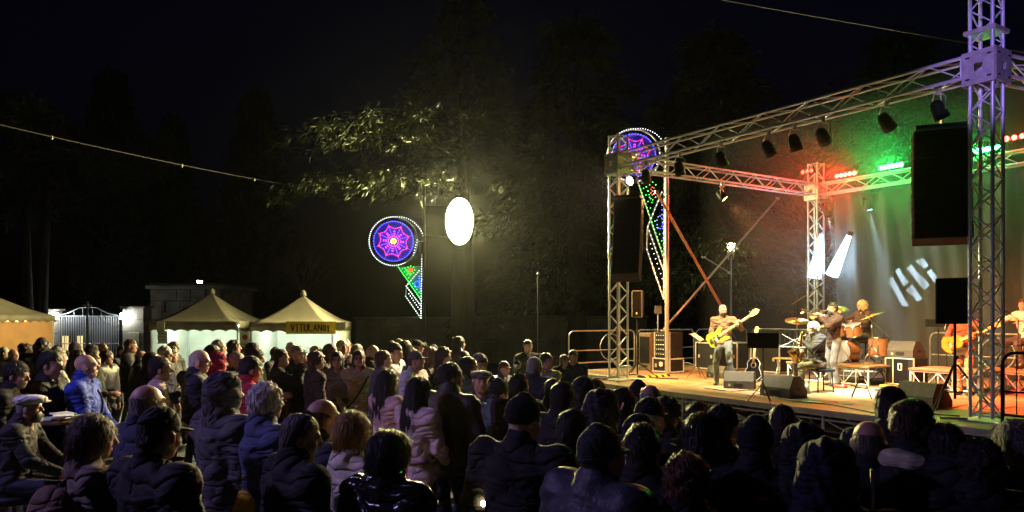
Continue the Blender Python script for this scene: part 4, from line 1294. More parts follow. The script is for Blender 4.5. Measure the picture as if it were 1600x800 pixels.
def riser(label, p, rz, w, d, h):
    o = empty('stage_riser', p, rz, label, 'riser', 'low truss risers on the stage')
    MB().box((0, 0, h - .02), (w, d, .04), bev=.004).build('top', M_DECK, o)
    for sy in (-1, 1):
        y = sy * (d / 2 - .04)
        for zz in (.03, h - .06): rod('chord', (-w / 2 + .02, y, zz), (w / 2 - .02, y, zz), .018, M_ALU, o)
        n = max(2, round(w / .28))
        for i in range(n):
            x0 = -w / 2 + .03 + (w - .06) * i / n; x1 = x0 + (w - .06) / n
            rod('brace', (x0, y, .04 if i % 2 else h - .07), (x1, y, h - .07 if i % 2 else .04), .01, M_ALU, o, 6)
            if i: rod('post', (x0, y, .03), (x0, y, h - .06), .01, M_ALU, o, 6)
    for sx in (-1, 1):
        for sy in (-1, 1): rod('leg', (sx * (w / 2 - .03), sy * (d / 2 - .04), 0), (sx * (w / 2 - .03), sy * (d / 2 - .04), h - .04), .02, M_ALU, o)
    return o
DR = on_stage(1298, 598); DRc = DR + DV * .75
riser('truss riser under the drum kit', DRc, RZ_E, 2.0, 1.9, .42)
q = on_stage(1475, 612) + DV * .5; riser('truss riser behind the tripod stand', q, RZ_E, 1.4, 1.0, .42)
q = on_stage(1590, 615) + DV * .5; riser('truss riser beyond the tall tower', q, RZ_E, 1.6, 1.0, .42)
q = on_stage(1228, 588); o = empty('low_bench', q, RZ_E + .3, 'small yellow lit bench beside the saxophone player', 'bench')
MB().box((0, 0, .43), (.5, .32, .035), bev=.006).build('seat', mat('bench_wood', (.5, .36, .16), .5, var=.2), o)
for sx in (-1, 1):
    rod('leg', (sx * .21, -.13, 0), (sx * .17, .12, .415), .012, M_STEEL, o); rod('leg', (sx * .21, .13, 0), (sx * .17, -.12, .415), .012, M_STEEL, o)

def drum_kit():
    base = DRc + Vector((0, 0, .42))
    o = empty('drum_kit', base, RZ_E, 'drum kit with chrome stands on the truss riser', 'drum kit')
    M_SH = mat('drum_shell', (.22, .09, .035), .25, var=.15, coat=.5); M_SK = mat('drum_skin', (.16, .155, .14), .5, var=.05)
    def drum(c, r, h, ax):
        Mx = Matrix.Translation(c) @ ax.to_4x4()
        d = MB().lathe([(r, -h / 2), (r, h / 2)], 20, Mx).build('drum', M_SH, o)
        for z in (-h / 2, h / 2):
            MB().lathe([(r, z - .012), (r + .012, z - .012), (r + .012, z + .012), (r, z + .012)], 20, Mx).build('hoop', M_CHROME, d)
            MB().lathe([(0, z * 1.003), (r, z * 1.003)], 20, Mx).build('skin', M_SK, d)
        for k in range(6):
            t = k * math.pi / 3; MB().tube(Mx @ Vector(((r + .012) * math.cos(t), (r + .012) * math.sin(t), -h * .45)), Mx @ Vector(((r + .012) * math.cos(t), (r + .012) * math.sin(t), h * .45)), .006, 5).build('lug', M_CHROME, d)
    I = Matrix.Identity(3); X90 = Matrix.Rotation(math.pi / 2, 3, 'X')
    drum(Vector((0, -.2, .26)), .24, .40, X90)
    drum(Vector((-.18, -.22, .72)), .15, .22, Matrix.Rotation(.3, 3, 'X')); drum(Vector((.2, -.22, .73)), .165, .24, Matrix.Rotation(.3, 3, 'X'))
    drum(Vector((.55, .15, .36)), .21, .40, I); drum(Vector((-.45, .1, .55)), .18, .14, I)
    brz = mat('cymbal_bronze', (.72, .52, .22), .3, .95, var=.12, scale=20)
    for c, r, tl in ((Vector((-.62, -.25, 1.02)), .23, .35), (Vector((.62, -.2, 1.05)), .25, -.3), (Vector((-.72, .12, .82)), .18, .05), (Vector((-1.15, -.35, .93)), .27, .22), (Vector((.05, -.5, 1.2)), .2, .3)):
        R = Matrix.Translation(c) @ Matrix.Rotation(tl, 4, 'Y') @ Matrix.Rotation(.2, 4, 'X')
        MB().lathe([(.0, .03), (.03, .025), (.05, .008), (r, -.012), (r, -.016), (.05, .003)], 24, R).build('cymbal', brz, o)
        s_ = MB().tube((c.x, c.y, .3), c + Vector((0, 0, .05)), .010, 6)
        for k in range(3):
            t = k * 2.09 + .3; s_.tube((c.x + .26 * math.cos(t), c.y + .26 * math.sin(t), .012), (c.x, c.y, .42), .009, 6)
        s_.build('cymbal_stand', M_CHROME, o)
    st_ = MB().lathe([(.0, .48), (.16, .48), (.17, .45), (.16, .42), (0, .42)], 16, Matrix.Translation((.0, .55, 0))).tube((0, .55, 0.02), (0, .55, .43), .02)
    for k in range(3): st_.tube((.22 * math.cos(k * 2.1), .55 + .22 * math.sin(k * 2.1), .012), (0, .55, .2), .012)
    st_.build('stool', M_BLK, o)
drum_kit()

# percussion hardware at the far end and small pedals, bottles and cables on the deck
def cable(label, pts, r=.012, col=None):
    pts = [Vector(p) for p in pts]; out = []
    for i in range(len(pts) - 1):
        for k in range(4):
            t = k / 4; p0, p1, p2, p3 = pts[max(i - 1, 0)], pts[i], pts[i + 1], pts[min(i + 2, len(pts) - 1)]
            out.append(.5 * ((2 * p1) + (p2 - p0) * t + (2 * p0 - 5 * p1 + 4 * p2 - p3) * t * t + (-p0 + 3 * p1 - 3 * p2 + p3) * t ** 3))
    out.append(pts[-1])
    o = MB().sweep(out, r, 6).build('cable', M_CABLE if col is None else mat('cable_%d' % int(col[0] * 99), col, .6), None)
    o.location = (0, 0, 0); tag(o, label, 'cable'); return o
def floor_cable(label, pxs, r=.010, col=None):
    cable(label, [on_stage(x, y, HS + r * 1.2) for x, y in pxs], r, col)
floor_cable('black cable trailing along the front edge of the deck', [(1100, 606), (1140, 611), (1180, 610), (1230, 625), (1290, 631), (1340, 640), (1380, 648)])
floor_cable('thin pale cable looping past the turned wedge monitor', [(1112, 608), (1150, 613), (1175, 618), (1200, 610)], .007, (.4, .3, .2))
floor_cable('black cable running beside the amplifier', [(1330, 602), (1360, 608), (1400, 606), (1430, 640), (1500, 650)])
floor_cable('cable bundle at the foot of the first tower', [(962, 588), (990, 585), (1020, 590), (1060, 592)], .014)
floor_cable('red cable curling on the red lit deck', [(1480, 640), (1510, 632), (1545, 640), (1590, 634)], .009, (.4, .05, .04))
for lab, px, py, d, c in (('yellow effect pedal on the deck by the amplifier', 1388, 606, (.3, .14, .06), (.55, .45, .1)), ('red effect pedal beside the yellow one', 1420, 606, (.2, .14, .07), (.5, .06, .04)), ('dark pedal board before the wedge monitor', 1395, 612, (.6, .25, .05), (.05, .05, .05)), ('small silver pedal near the instrument stand', 1312, 606, (.25, .16, .06), (.5, .5, .5))):
    o = empty('effect_pedal', on_stage(px, py), RZ_E + .2, lab, 'pedal', 'effect pedals on the deck')
    MB().box((0, 0, d[2] / 2), d, bev=.012).build('housing', mat('pedal_%d' % int(c[0] * 99), c, .4), o)
    for k in range(2): MB().lathe([(0, .02), (.018, .018), (.018, 0)], 8, Matrix.Translation(((k - .5) * d[0] * .5, 0, d[2]))).build('switch', M_CHROME, o)
# hazard striped floor ramp by the first tower
o = empty('cable_ramp', on_stage(1022, 589), RZ_E + math.pi / 2, 'black and yellow striped cable ramp by the first tower', 'ramp')
for i in range(9): MB().prism([(i * .1 - .45, -.12, .0), (i * .1 - .45, .12, 0), (i * .1 - .45, .05, .05), (i * .1 - .45, -.05, .05)], (0, 0, 0), (.098, 0, 0)).build('stripe', mat('hazard_yellow', (.6, .45, .05), .5) if i % 2 else M_BLK, o)

for lab, px, py, rz in (('song sheet lying on the deck by the large wedge monitor', 1268, 628, .4), ('song sheet lying on the bright deck before the instrument stand', 1322, 630, -.3), ('song sheet lying beside the dark pedal board', 1376, 622, .9)):
    q = MB().box((0, 0, 0), (.21, .30, .003), Matrix.Rotation(rz, 3, 'Z')).build('song_sheet', mat('song_paper', (.7, .7, .66), .8, var=.2, scale=30, stretch=(1, 12, 1)), None, on_stage(px, py, HS + .006)); tag(q, lab, 'paper', 'song sheets on the deck')
for lab, px, py in (('clear water bottle standing by the seated player\'s foot', 1262, 615), ('clear water bottle standing beside the riser of the drums', 1302, 604)):
    o = empty('water_bottle', on_stage(px, py), 0, lab, 'bottle', 'water bottles on the deck')
    MB().lathe([(0, 0), (.033, .002), (.034, .14), (.03, .17), (.013, .2), (.013, .215)], 12).build('bottle', mat('bottle_plastic', (.6, .7, .75), .12, var=.05), o); MB().lathe([(.016, .212), (.016, .232), (0, .233)], 10).build('cap', mat('bottle_cap', (.1, .2, .6), .5), o)
# ------------------------------------------------------------------ street flood lamp between the trees
def street_flood():
    Y = 24.0; s = F_PX / Y
    base = W(663, 300, Y); g = gz(base.x, Y)
    o = empty('street_lamp', (base.x, Y, g), 0, 'tall lamp post with one blazing oval yellow white floodlight', 'street lamp')
    rod('post', (0, 0, 0), (0, 0, base.z - g + .25), .04, M_BLK, o, 12)
    MB().lathe([(.12, 0), (.12, .25), (.07, .4)], 12).build('post_base', M_STEEL, o)
    for py in (322, 370):
        c = W(700, py, Y) - Vector((base.x, Y, g)); rod('arm', (0, 0, c.z), (c.x, .1, c.z), .022, M_BLK, o)
    c = W(718, 346, Y) - Vector((base.x, Y, g)); E = Matrix.Translation((c.x, .01, c.z)) @ Matrix.Rotation(math.pi / 2, 4, 'X') @ Matrix.Diagonal((1, 1.72, 1, 1))
    MB().lathe([(0, -.16), (.36, -.15), (.44, -.06), (.45, .06), (.435, .06), (.43, -.03)], 28, E).build('housing', M_STEEL, o)
    MB().lathe([(.425, .0), (.36, .04), (.24, .07), (.12, .085), (.0, .09)], 28, E).build('lens', emis('flood_lens', (1.0, .88, .36), 1700), o)
street_flood()

def street_lantern(label, px, py, Y, ground_z, estr, col, r=.14, arm=True, power=0):
    p = W(px, py, Y)
    o = empty('street_lamp', (p.x, Y, ground_z), 0, label, 'street lamp', 'lanterns in the distance')
    h = p.z - ground_z
    rod('post', (0, 0, 0), (0, 0, h - r * 1.2), .04, M_STEEL, o)
    MB().lathe([(0, -r * 1.1), (r * .55, -r * 1.1), (r * .6, -r * .9), (r, r * .5), (r * .2, r * .75), (0, r * .9)], 10, Matrix.Translation((0, 0, h))).build('lantern_glass', emis('lantern_%d' % int(estr), col, estr), o)
    MB().lathe([(r * 1.15, r * .5), (r * .25, r * .95), (0, r * 1.1)], 10, Matrix.Translation((0, 0, h + .004))).build('lantern_cap', M_BLK, o)
    for s_ in (-1, 1): rod('strut', (s_ * r * .5, 0, h - r * 3.2), (s_ * r * .9, 0, h - r * .3), .014, M_STEEL, o)
    return o
street_lantern('small yellow green lantern on a post behind the side of the stage', 1142, 384, 25.0, 0, 45, (1.0, .95, .35), .15)
street_lantern('yellow lantern rising above the stone house', 312, 441, 33.5, -.38, 35, (1.0, .85, .4), .13)

# ------------------------------------------------------------------ light ornaments (comet with a rose disc)
def ico(r):
    t = (1 + 5 ** .5) / 2; v = np.array([(-1, t, 0), (1, t, 0), (-1, -t, 0), (1, -t, 0), (0, -1, t), (0, 1, t), (0, -1, -t), (0, 1, -t), (t, 0, -1), (t, 0, 1), (-t, 0, -1), (-t, 0, 1)], float)
    v *= r / np.linalg.norm(v[0])
    f = np.array([(0, 11, 5), (0, 5, 1), (0, 1, 7), (0, 7, 10), (0, 10, 11), (1, 5, 9), (5, 11, 4), (11, 10, 2), (10, 7, 6), (7, 1, 8), (3, 9, 4), (3, 4, 2), (3, 2, 6), (3, 6, 8), (3, 8, 9), (4, 9, 5), (2, 4, 11), (6, 2, 10), (8, 6, 7), (9, 8, 1)])
    return v, f
def line_pts(a, b, step):
    a, b = np.array(a, float), np.array(b, float); n = max(1, int(np.linalg.norm(b - a) / step))
    return [tuple(a + (b - a) * i / n) for i in range(n + 1)]
def luminaria(label, p, rz, k, Z, tail=1.0):
    """k: metres per design unit, design in the ornament's own drawing units (disc radius 38)"""
    o = empty('light_ornament', p, rz, label, 'light ornament', 'festival light ornaments')
    L = {'white': [], 'blue': [], 'red': [], 'green': [], 'amber': []}
    R = 38
    for i in range(58):                                       # outer white rim, opening into the tail
        t = math.radians(-62 - i * 5.05); rr = R if i < 42 else R + (i - 42) * .62
        L['white'].append((rr * math.cos(t), rr * math.sin(t)))
    L['white'] += line_pts((37, 2), (31, -22), 3.6)
    for i in range(46):
        t = 2 * math.pi * i / 46; L['blue'].append((31 * math.cos(t), 31 * math.sin(t)))
    for k8 in range(8):
        t = k8 * math.pi / 4 + .3
        c0, s0 = math.cos(t), math.sin(t)
        for u in (8, 12, 16, 20): L['blue'].append((u * math.cos(t + .39), u * math.sin(t + .39)))
        for sg in (-1, 1):
            prev = (5 * c0, 5 * s0)
            for r2, da in ((15, .33), (20, .30), (25, .0)):
                nx = (r2 * math.cos(t + sg * da), r2 * math.sin(t + sg * da)); L['red'] += line_pts(prev, nx, 2.7)[1:]; prev = nx
        for u in (11, 15, 19, 23): L['blue'].append((u * c0, u * s0))
    for i in range(9): L['amber'].append((3.6 * math.cos(i * .7), 3.6 * math.sin(i * .7)))
    L['amber'].append((0, 0))
    L['white'] += line_pts((44, -28), (43, -120), 3.7)        # straight edge of the tail
    L['white'] += line_pts((40, -46), (20, -70), 3.7) + line_pts((20, -70), (42, -100), 3.7) + line_pts((19, -86), (42, -119), 3.7) + line_pts((24, -82), (43, -110), 4.0)
    L['green'] += line_pts((8, -41), (42, -90), 3.1) + line_pts((18, -42), (26, -53), 3.2) + line_pts((14, -43), (40, -80), 5.2)
    for i in range(8): L['green'].append((27 + 6.2 * math.cos(i * .785), -45 + 6.2 * math.sin(i * .785)))
    for i in range(7): L['red'].append((27 + 2.8 * math.cos(i * .9), -45 + 2.8 * math.sin(i * .9)))
    L['red'].append((27, -45))
    for i in range(9): L['blue'].append((37 + 4 * math.cos(i * .7), -67 + 4.5 * math.sin(i * .7)))
    L['blue'] += line_pts((40, -55), (42, -78), 3.0)
    for c in L: L[c] = [(x, z if z > -38 or abs(x) < 5 and z > -39 else -38 + (z + 38) * tail) for x, z in L[c]]
    TZ_ = lambda z: z if z > -38 else -38 + (z + 38) * tail
    v, f = ico(.82 * k * (1.0 if tail == 1.0 else .9))
    cols = {'white': ((.9, 1.0, .95), 3.2), 'blue': ((.02, .03, 1.0), 9), 'red': ((1.0, .008, .015), 4), 'green': ((.01, 1.0, .08), 5), 'amber': ((1.0, .65, .15), 12)}
    for c, pts in L.items():
        V = np.concatenate([v + np.array([x * k, -.05, z * k + Z]) for x, z in pts]); Fc = np.concatenate([f + 12 * i for i in range(len(pts))])
        b = link(c + '_bulbs', np_mesh(c + '_bulbs', V, Fc, False), o, m=emis('bulb_' + c, *cols[c])); b['kind'] = 'stuff'
    wood = mat('ornament_frame', (.55, .55, .58), .6, var=.2)
    # wooden frame: rims, rays and tail battens behind the bulbs
    def ring(r, n=40): return [(r * k * math.cos(t), 0, r * k * math.sin(t) + Z) for t in [2 * math.pi * i / n for i in range(n + 1)]]
    MB().sweep(ring(38), .022, 6).build('outer_rim', wood, o); MB().sweep(ring(31), .018, 6).build('inner_rim', wood, o)
    disc = mat('ornament_blue_board', (.10, .10, .55), .6, var=.2)
    MB().lathe([(6 * k, .012), (30 * k, .012), (30 * k, -.012), (6 * k, -.012), (6 * k, .012)], 32, Matrix.Translation((0, .03, Z)) @ Matrix.Rotation(math.pi / 2, 4, 'X')).build('disc_board', disc, o)
    for i in range(8):
        t = i * math.pi / 4 + .3; rod('ray', (4 * k * math.cos(t), 0.005, 4 * k * math.sin(t) + Z), (30 * k * math.cos(t), .005, 30 * k * math.sin(t) + Z), .015, wood, o, 6)
    for a, b in (((44, -20), (43, -121)), ((6, -38), (43, -92)), ((40, -46), (20, -70)), ((20, -70), (42, -100)), ((19, -86), (43, -121)), ((20, -70), (19, -86))):
        rod('batten', (a[0] * k, 0, TZ_(a[1]) * k + Z), (b[0] * k, 0, TZ_(b[1]) * k + Z), .018, wood, o, 6)
    gb = mat('ornament_green_board', (.05, .4, .12), .6, var=.2)
    if tail == 1.0: MB().prism([(10 * k, .02, -40 * k + Z), (42 * k, .02, -38 * k + Z), (42 * k, .02, TZ_(-88) * k + Z)], (0, .02, 0), (0, .035, 0)).build('tail_board', gb, o)
    rod('post', (48 * k, .08, 0), (48 * k, .08, Z + 26 * k), .05, M_STEEL, o, 10)
    rod('bracket', (48 * k, .08, Z), (38 * k, .03, Z), .02, M_STEEL, o); rod('bracket', (48 * k, .08, Z - 60 * k), (44 * k, .03, Z - 60 * k), .02, M_STEEL, o)
Y1 = 31.0; c1 = W(615, 377, Y1); g1 = gz(c1.x, Y1); luminaria('comet shaped light ornament glowing alone beside the lamp post', (c1.x, Y1, g1), 0, Y1 / F_PX, c1.z - g1)
Y2 = 18.6; c2 = W(990, 243, Y2); luminaria('comet shaped light ornament glowing behind the stage tower', (c2.x, Y2, 0), math.radians(-6), Y2 / F_PX * 1.08, c2.z, 2.05)
# ------------------------------------------------------------------ market tents
def tent(label, cx, Y, w, eave, peak, group, cloth_c, inside=None, val=.28, wall=None, skirt=(0.8, .78, .7), sides=True):
    g = gz(cx, Y); o = empty('market_tent', (cx, Y, g), 0, label, 'tent', group)
    e, p = eave - g, peak - g; h = w / 2; cm = mat('tent_canvas_%d' % int(cloth_c[0] * 99), cloth_c, .75, var=.12, scale=2.5, bump=.25, bscale=9)
    n, m_ = 10, 8
    V, Fs = [], []
    for k in range(4):
        a = k * math.pi / 2; R = Matrix.Rotation(a, 3, 'Z'); b0 = len(V)
        for j in range(m_ + 1):
            t = j / m_
            z = e + (p - e) * (t ** 1.35); sag = .0
            for i in range(n + 1):
                u = -1 + 2 * i / n; r = h * (1 - t)
                s_ = -.05 * (1 - u * u) * math.sin(math.pi * min(1, t * 1.2 + .15)) * (1 - t)
                V.append(R @ Vector((u * r, -r, z + s_)))
        for j in range(m_):
            for i in range(n): Fs.append((b0 + j * (n + 1) + i, b0 + j * (n + 1) + i + 1, b0 + (j + 1) * (n + 1) + i + 1, b0 + (j + 1) * (n + 1) + i))
        poly = [R @ Vector((-h + .0, -h - .004, e))]; 
        vb = MB(); N = 28; vv = []; ff = []
        for i in range(N + 1):
            x = -h + w * i / N; dz = .05 * abs(math.sin(i * math.pi / 4)); vv += [R @ Vector((x, -h - .012, e + .01)), R @ Vector((x, -h - .012 - .01 * math.sin(i), e - val + dz))]
        for i in range(N): ff.append((2 * i, 2 * i + 1, 2 * i + 3, 2 * i + 2))
        vb.add(vv, ff, True); vo = vb.build('valance', mat('valance_%d' % int(cloth_c[1] * 99 + k), tuple(c * .85 for c in cloth_c), .8, var=.15, scale=4), o)
        md = vo.modifiers.new('thick', 'SOLIDIFY'); md.thickness = .004
    ob = MB().add(V, Fs, True).build('canopy', cm, o); md = ob.modifiers.new('thick', 'SOLIDIFY'); md.thickness = .006
    MB().lathe([(0, .16), (.05, .15), (.09, .06), (.10, -.02)], 10, Matrix.Translation((0, 0, p))).build('finial', cm, o)
    for sx in (-1, 1):
        for sy in (-1, 1): rod('leg', (sx * (h - .04), sy * (h - .04), 0), (sx * (h - .04), sy * (h - .04), e), .025, M_ALU, o)
    for sx in (-1, 1): rod('frame_bar', (sx * (h - .04), -h + .04, e - .06), (sx * (h - .04), h - .04, e - .06), .018, M_ALU, o); rod('frame_bar', (-h + .06, sx * (h - .04), e - .06), (h - .06, sx * (h - .04), e - .06), .018, M_ALU, o)
    if wall:
        wm = mat('tent_wall_%d' % int(wall[2] * 99), wall, .8, var=.1, scale=3)
        MB().box((0, h - .02, e / 2), (w - .1, .012, e - .04)).build('back_wall', wm, o)
        for sx in ((-1, 1) if sides else (-1,)): MB().box((sx * (h - .02), 0.05, e / 2), (.012, w - .2, e - .04)).build('side_wall', wm, o)
    MB().box((0, -h + .25, .92), (w - .2, .5, .04)).build('counter_top', mat('counter', (.6, .58, .5), .5), o)
    MB().box((0, -h + .06, .45), (w - .2, .012, .9)).build('counter_cloth', mat('counter_cloth', skirt, .8), o)
    if inside:
        col, pw, estr = inside
        for sx in (-.5, .5):
            b = MB().box((sx * w * .6, .1, e - .14), (.9, .07, .05), bev=.01).build('glowing_tube', emis('tent_tube_%d' % int(col[2] * 99), col, estr), o)
    return o
s2 = 55.0; Yt = F_PX / s2
tent('pale tent with the brown peak lit from the counter', (331 - 800) / 50.5, F_PX / 50.5, 2.6, 1.93, 2.80, 'pyramid market tents', (.30, .27, .22), ((.85, 1.0, .8), 0, 70), wall=(.8, .85, .75))
tent('pale tent with the yellow painted name board', (474 - 800) / 50.5 + .0, F_PX / 50.5 - .02, 2.45, 1.90, 2.74, 'pyramid market tents', (.38, .34, .27), ((.85, 1.0, .8), 0, 90), wall=(.82, .88, .78))
tent('cream tent glowing orange with a scalloped valance', -14.4, F_PX / 58.0, 2.6, 2.12, 2.86, 'pyramid market tents', (.48, .42, .34), ((1.0, .52, .14), 0, 42), wall=(.8, .72, .55), val=.20, sides=False)

# the painted board on the second tent: strokes of black paint on yellow
def name_board():
    Yb = F_PX / 50.5 - .02 - 2.45 / 2 - .06; s = F_PX / Yb
    o = empty('name_board', W(486, 512, Yb), 0, 'yellow board with black hand painted lettering hung on the tent', 'sign')
    MB().box((0, 0, 0), (78 / s, .02, 20 / s), bev=.006).build('board', mat('board_yellow', (.78, .58, .05), .6, var=.15, scale=9), o)
    G = {'V': [[(0, 1), (.5, 0), (1, 1)]], 'I': [[(.5, 0), (.5, 1)], [(.2, 1), (.8, 1)], [(.2, 0), (.8, 0)]], 'T': [[(0, 1), (1, 1)], [(.5, 1), (.5, 0)]], 'U': [[(0, 1), (0, .25), (.3, 0), (.7, 0), (1, .25), (1, 1)]], 'L': [[(0, 1), (0, 0), (1, 0)]],
         'A': [[(0, 0), (.5, 1), (1, 0)], [(.22, .38), (.78, .38)]], 'N': [[(0, 0), (0, 1), (1, 0), (1, 1)]], 'O': [[(.5, 1), (.1, .75), (.1, .25), (.5, 0), (.9, .25), (.9, .75), (.5, 1)]], '1': [[(.1, .7), (.5, 1), (.5, 0)], [(.1, 0), (.9, 0)]]}
    x = -31 / s; lw = 5.4 / s; hh = 10.5 / s; gap = 1.9 / s
    for i, ch in enumerate('VITULANO1'):
        w = lw * (.75 if ch in 'I1' else 1.0) * (.85 if ch == 'O' else 1); h = hh * (.88 if ch in 'O1' else 1); z0_ = -hh / 2 + (.006 * math.sin(i * 2.2))
        g = MB()
        for st_ in G[ch]:
            for a, b in zip(st_[:-1], st_[1:]):
                g.tube((x + a[0] * w, -.013, z0_ + a[1] * h), (x + b[0] * w, -.013, z0_ + b[1] * h), .0165, 6)
        g.build('letter', mat('sign_black', (.012, .012, .012), .7, var=0), o); x += w + gap
name_board()
for lab, px, py, w, h, Yp, c in (('white price list hung on the tent corner post', 251, 511, .22, .30, 21.0, (.75, .8, .72)), ('second white list below the hanging one', 254, 527, .28, .36, 21.0, (.72, .8, .7)), ('small white notice on the tent edge past the yellow board', 532, 507, .30, .13, 21.4, (.6, .58, .48)), ('lower small notice past the yellow board', 532, 513, .28, .10, 21.4, (.62, .6, .5)), ('poster with a red flower at the tent counter', 383, 527, .24, .32, 21.5, (.82, .85, .72))):
    p = W(px, py, Yp); o = empty('notice', p, 0, lab, 'notice', 'notices on the tents')
    MB().box((0, 0, 0), (w, .01, h), bev=.002).build('sheet', mat('notice_%d' % int(c[2] * 99), c, .7, var=.15, scale=14), o)
    if 'flower' in lab:
        for k in range(6):
            MB().box((.045 * math.cos(k), -.009, .045 * math.sin(k)), (.06, .004, .06), Matrix.Rotation(k * .9, 3, 'Y')).build('petal', mat('flower_red', (.7, .08, .05), .6), o)
    else:
        for k in range(3): MB().box((0, -.0075, h * (.25 - .22 * k)), (w * .7, .003, h * .05)).build('print_line', mat('print_grey', (.25, .25, .25), .8), o)

# ------------------------------------------------------------------ graveyard gate, cross, wall and house behind the tents
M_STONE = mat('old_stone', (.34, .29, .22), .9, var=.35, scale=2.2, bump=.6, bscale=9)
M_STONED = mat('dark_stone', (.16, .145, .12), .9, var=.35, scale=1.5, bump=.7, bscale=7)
Yg = 30.0; gg = -.38
def gpt(px, py, Y=Yg): return W(px, py, Y)
o = empty('iron_gate', (gpt(137, 500).x, Yg, gg), 0, 'double iron gate of upright bars between lit pillars', 'gate')
gw = 96 / (F_PX / Yg); gh = CAMH - (494 - HZ) * Yg / F_PX - gg
for i in range(27):
    x = -gw / 2 + gw * i / 26; top = gh + (.42 * (1 - abs(x) / (gw / 2)) if True else 0)
    rod('bar', (x, 0, .08), (x, 0, gh - .02), .016, M_STEEL, o, 6)
for z in (.12, gh * .55, gh): rod('rail', (-gw / 2, 0, z), (gw / 2, 0, z), .028, M_STEEL, o, 6)
MB().sweep([(-gw / 2, 0, gh + .02), (-gw * .32, 0, gh + .12), (-gw * .15, 0, gh + .32), (0, 0, gh + .36), (gw * .15, 0, gh + .34), (gw * .32, 0, gh + .12), (gw / 2, 0, gh + .02)], .022, 6).build('arch', M_STEEL, o)
for x in (-.9, -.55, -.2, .2, .55, .9): rod('arch_bar', (x, 0, gh), (x, 0, gh + .34 - .28 * abs(x)), .012, M_STEEL, o, 6)
for lab, x0, x1, yt in (('stone gate pillar beside the orange tent', 74, 90, 486), ('broad stone gate pillar with a carved panel', 198, 231, 482)):
    a, b = gpt(x0, yt), gpt(x1, yt); o = empty('gate_pillar', ((a.x + b.x) / 2, Yg, gg), 0, lab, 'pillar', 'stone gate pillars')
    w = b.x - a.x; h = a.z - gg
    nrow = 6
    for i in range(nrow): MB().box((0, 0, h * (i + .5) / nrow), (w - .02 * (i % 2), .7, h / nrow - .008), bev=.012).build('stone', M_STONE, o)
    MB().box((0, 0, h + .05), (w + .14, .84, .1), bev=.02).build('cap', M_STONE, o)
    if w > .6: MB().box((.05, -.365, h * .45), (w * .5, .03, h * .42), bev=.02).build('carved_panel', mat('pale_stone', (.5, .43, .28), .8), o)
for lab, px in (('white gate lamp beside the orange tent', 87), ('white gate lamp on the broad pillar', 192)):
    p = gpt(px, 494, 29.5); o = empty('gate_lamp', p, 0, lab, 'lamp', 'gate lamps')
    MB().box((0, 0, 0), (.17, .15, .24), bev=.03).build('glass', emis('gate_glass', (.86, .97, 1.0), 130), o); MB().box((0, 0, .15), (.2, .18, .04)).build('cap', M_BLK, o); rod('bracket', (0, .08, .0), (.0, .3, -.1), .02, M_BLK, o)
Yc = 27.0; p = gpt(137, 471, Yc); o = empty('iron_cross', (p.x, Yc, gg), 0, 'tall thin cross standing before the iron gate', 'cross')
rod('upright', (0, 0, 0), (0, 0, p.z - gg), .035, M_STEEL, o); rod('arm', (-.18, 0, p.z - gg - .14), (.18, 0, p.z - gg - .14), .03, M_STEEL, o); MB().box((0, 0, .1), (.5, .5, .2), bev=.02).build('plinth', M_STONE, o)
# little shrine house glimpsed through the gate
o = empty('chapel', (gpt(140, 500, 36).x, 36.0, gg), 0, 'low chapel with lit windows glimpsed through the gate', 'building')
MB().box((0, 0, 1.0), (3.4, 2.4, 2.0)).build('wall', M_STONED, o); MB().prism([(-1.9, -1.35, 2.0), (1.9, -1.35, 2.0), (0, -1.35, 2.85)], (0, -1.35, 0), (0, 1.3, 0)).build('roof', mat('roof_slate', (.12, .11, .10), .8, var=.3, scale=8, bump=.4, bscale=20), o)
for x in (-.45, .25): w_ = MB().box((x, -1.21, 1.15), (.26, .03, .75)).build('window', emis('warm_window', (1.0, .75, .3), 1.6), o); MB().box((x, -1.235, 1.15), (.02, .02, .75)).build('mullion', M_BLK, w_)
# house
a, b = gpt(236, 452, 33), gpt(346, 452, 33); o = empty('stone_house', ((a.x + b.x) / 2, 35.0, gg), 0, 'small flat roofed stone house behind the brown peaked tent', 'building')
hw = b.x - a.x; hh_ = a.z - gg
for i in range(7):
    zz = hh_ * (i + .5) / 7; n = 5
    for k in range(n): MB().box((-hw / 2 + hw * (k + .5) / n + (.08 if i % 2 else -.08) * (0 < k < n - 1), -2.0, zz), (hw / n - .02, .2, hh_ / 7 - .02), bev=.015).build('stone', M_STONE, o)
MB().box((0, .05, hh_ / 2 - .01), (hw - .04, 3.9, hh_ - .02)).build('wall', M_STONE, o)
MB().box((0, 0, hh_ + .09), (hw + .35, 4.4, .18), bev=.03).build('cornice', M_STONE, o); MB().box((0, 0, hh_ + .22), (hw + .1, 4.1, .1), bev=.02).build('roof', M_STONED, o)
MB().box((-hw * .36, -2.12, hh_ * .42), (.18, .06, hh_ * .84), bev=.01).build('pilaster', M_STONE, o); MB().box((hw * .1, -2.09, 1.5), (.5, .05, .8)).build('window', M_BLK, o)
